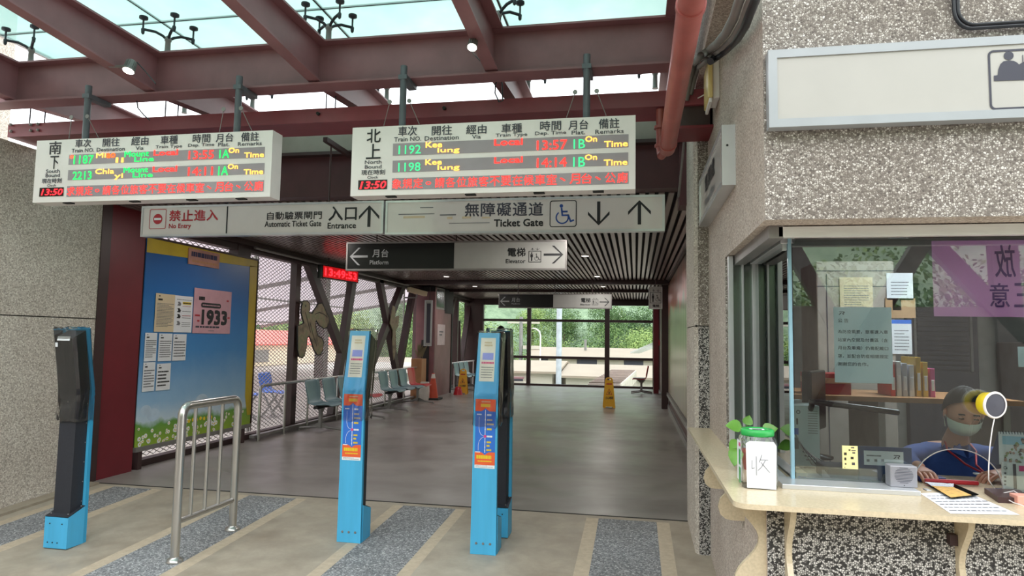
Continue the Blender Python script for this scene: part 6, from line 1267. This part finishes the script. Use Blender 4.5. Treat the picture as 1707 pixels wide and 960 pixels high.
# awning corner seen at the right end
d = MB(m_aluwhite); a = onY(1058, 588, 26); b0 = onY(1098, 572, 21.14); d.bar(a, b0, .35, .05); tag(d.build('white_awning'), 'pale awning edge sticking in from the right outside the end window', 'awning')
d = MB(m_redprint); b0 = onY(1095, 573, 20.7); d.bar(b0+Vector((-.06, 0, 0)), b0+Vector((.10, 0, .04)), .1, .16); tag(d.build('red_box'), 'small red box on the end window\'s right column', 'box')
# left side beyond the mesh screen
struct(MB(mat('pale_yard', (176, 168, 160), .8, 0, .1, 1)).box(-30, -5.62, 4.5, 23, -.5, -.12).box(-30, -12.5, 23, 50, -.5, -.12), 'yard_left')
t = thing('platform_building', (-20, 22, -.1), 'long beige building with coral red roof band beyond the mesh screen', 'building'); MB(mat('beige_wall_far', (226, 208, 180), .7, 0, .06, 1)).box(-21.5, -18.6, 10, 40, -.1, .95).build('wall', t); MB(mat('coral_roof', (224, 96, 84), .6, 0, .06, 1)).prism([(-18.3, 10, .95), (-18.3, 10, 1.0), (-20.5, 10, 1.75), (-21.8, 10, .95)], (0, 30, 0)).build('roof', t)
for y in (14, 18, 22, 26, 30): MB(m_castleg).box(-18.6, -18.55, y, y+1.3, .1, .7).build('window', t)
mr = mat('far_shelter_roof', (214, 206, 208), .6, 0, .05, 1)
def shelm():
    m, nt, b = new_mat('pale_translucent_shelter_sheet'); nt.nodes.remove(b); o = nt.nodes['Material Output']; tr = nt.nodes.new('ShaderNodeBsdfTranslucent'); tr.inputs[0].default_value = (.86, .80, .83, 1); df = nt.nodes.new('ShaderNodeBsdfDiffuse'); df.inputs[0].default_value = (.55, .5, .5, 1)
    a = nt.nodes.new('ShaderNodeMixShader'); a.inputs[0].default_value = .45; nt.links.new(tr.outputs[0], a.inputs[1]); nt.links.new(df.outputs[0], a.inputs[2]); nt.links.new(a.outputs[0], o.inputs[0]); return m
m_shel = shelm()
t = thing('platform_shelter', (-14, 20, -.1), 'wide pale platform shelter roof on dark posts beyond the mesh screen', 'shelter'); q = MB(m_shel); q.prism([(-6.6, 8, 3.9), (-6.6, 30, 3.9), (-18, 30, 1.95), (-18, 8, 1.95)], (0, 0, .05)); q.build('roof', t)
q = MB(m_castleg)
for y in (9, 14, 19, 24, 29.5): q.bar((-6.6, y, 3.82), (-18, y, 1.87), .07, .12)
for x in (-9, -13, -17): q.bar((x, 8, 3.84-(-6.6-x)*.171), (x, 30, 3.84-(-6.6-x)*.171), .04, .06)
q.build('purlins', t)
q = MB(m_darksteel)
for y in (10, 19, 28): q.bar((-9.5, y, -.12), (-9.5, y, 3.36), .3, .3)
q.bar((-9.5, 11.5, -.1), (-9.5, 14.6, 2.6), .22, .22, None, (1, 0, 0)); q.build('posts', t)
for x, y, s in ((-26, 46, .9), (-21, 45, .9), (-31, 50, 1.0), (-20, 53, 1.0), (-36, 44, 1.0), (-26, 57, 1.1), (-16, 47, .8), (-34, 60, 1.2)): tree(x, y, -.3 if x > -30 and y < 33 else -2.5, s, 'green tree beyond the mesh screen and seats', k, 'trees beyond the left mesh screen'); k += 1
m_bs = mat('blue_seat_plastic', (70, 120, 220), .4)
for i, (x, y) in enumerate(((-7.3, 11.2), (-7.1, 11.9))):
    s = seat_shell(0, m_bs, 0); t = thing('outdoor_chair', (x, y, -.12), ('near', 'far')[i]+' bright blue outdoor chair behind the mesh screen', 'chair', 'blue chairs beyond the screen'); s.v = [(x+a, y+b, c-.05) for a, b, c in s.v]; s.build('seat_shell', t)
    for dy, xa, xb in ((-.15, .05, .35), (-.15, .35, .05), (.15, .05, .35), (.15, .35, .05)): MB(m_castleg).bar((x+xa, y+dy, .33), (x+xb, y+dy*1.1, -.12), .03, .03, None, (0, 1, 0)).build('leg', t)
# behind the camera: the open side of the bridge with its truss and trees (mirrored in the ticket glass)
mb = MB(m_darksteel)
def back(a, b_, w=.2): mb.bar((a[0], -3.0, a[1]), (b_[0], -3.0, b_[1]), w, .14, None, (0, 1, 0))
back((2.32, .6), (3.75, 3.0)); back((3.55, 3.0), (4.75, 1.55)); back((4.62, -.3), (4.52, 3.2), .30); back((1.9, 3.0), (2.55, 1.7)); back((-.2, -.3), (-.2, 3.2), .3); back((0, .9), (1.7, 3.0)); back((-3.2, -.3), (-3.2, 3.2), .3); back((-3.0, 3.0), (-.4, .9)); mb.box(-6, 9, -3.1, -2.9, 3.0, 3.25)
struct(mb, 'truss_behind')
struct(MB(mat('brown_parapet', (118, 108, 100), .7)).box(-6.2, 9, -3.15, -3.0, -.5, 1.95), 'parapet_behind')
n = 30; vs = []; fs = []
for j in range(n+1):
    for i in range(n+1): x = -60+120*i/n; y = -22-40*j/n; vs.append((x, y, -4+(-22-y)*.9+2.5*noise.noise(Vector((x*.1, y*.1, 2)))))
fs = [(j*(n+1)+i, (j+1)*(n+1)+i, (j+1)*(n+1)+i+1, j*(n+1)+i+1) for j in range(n) for i in range(n)]
struct(MB(mh).add(vs, fs, None, True), 'added_slope_behind')  # slope added to fill the mirrored sky with hazy pale green
for i in range(9): tree(-14+i*4.2, -13-(i % 3)*3, -4.0, 1.25+.1*(i % 2), 'leafy tree behind the viewer, mirrored in the ticket glass', k, 'trees behind the viewer'); k += 1
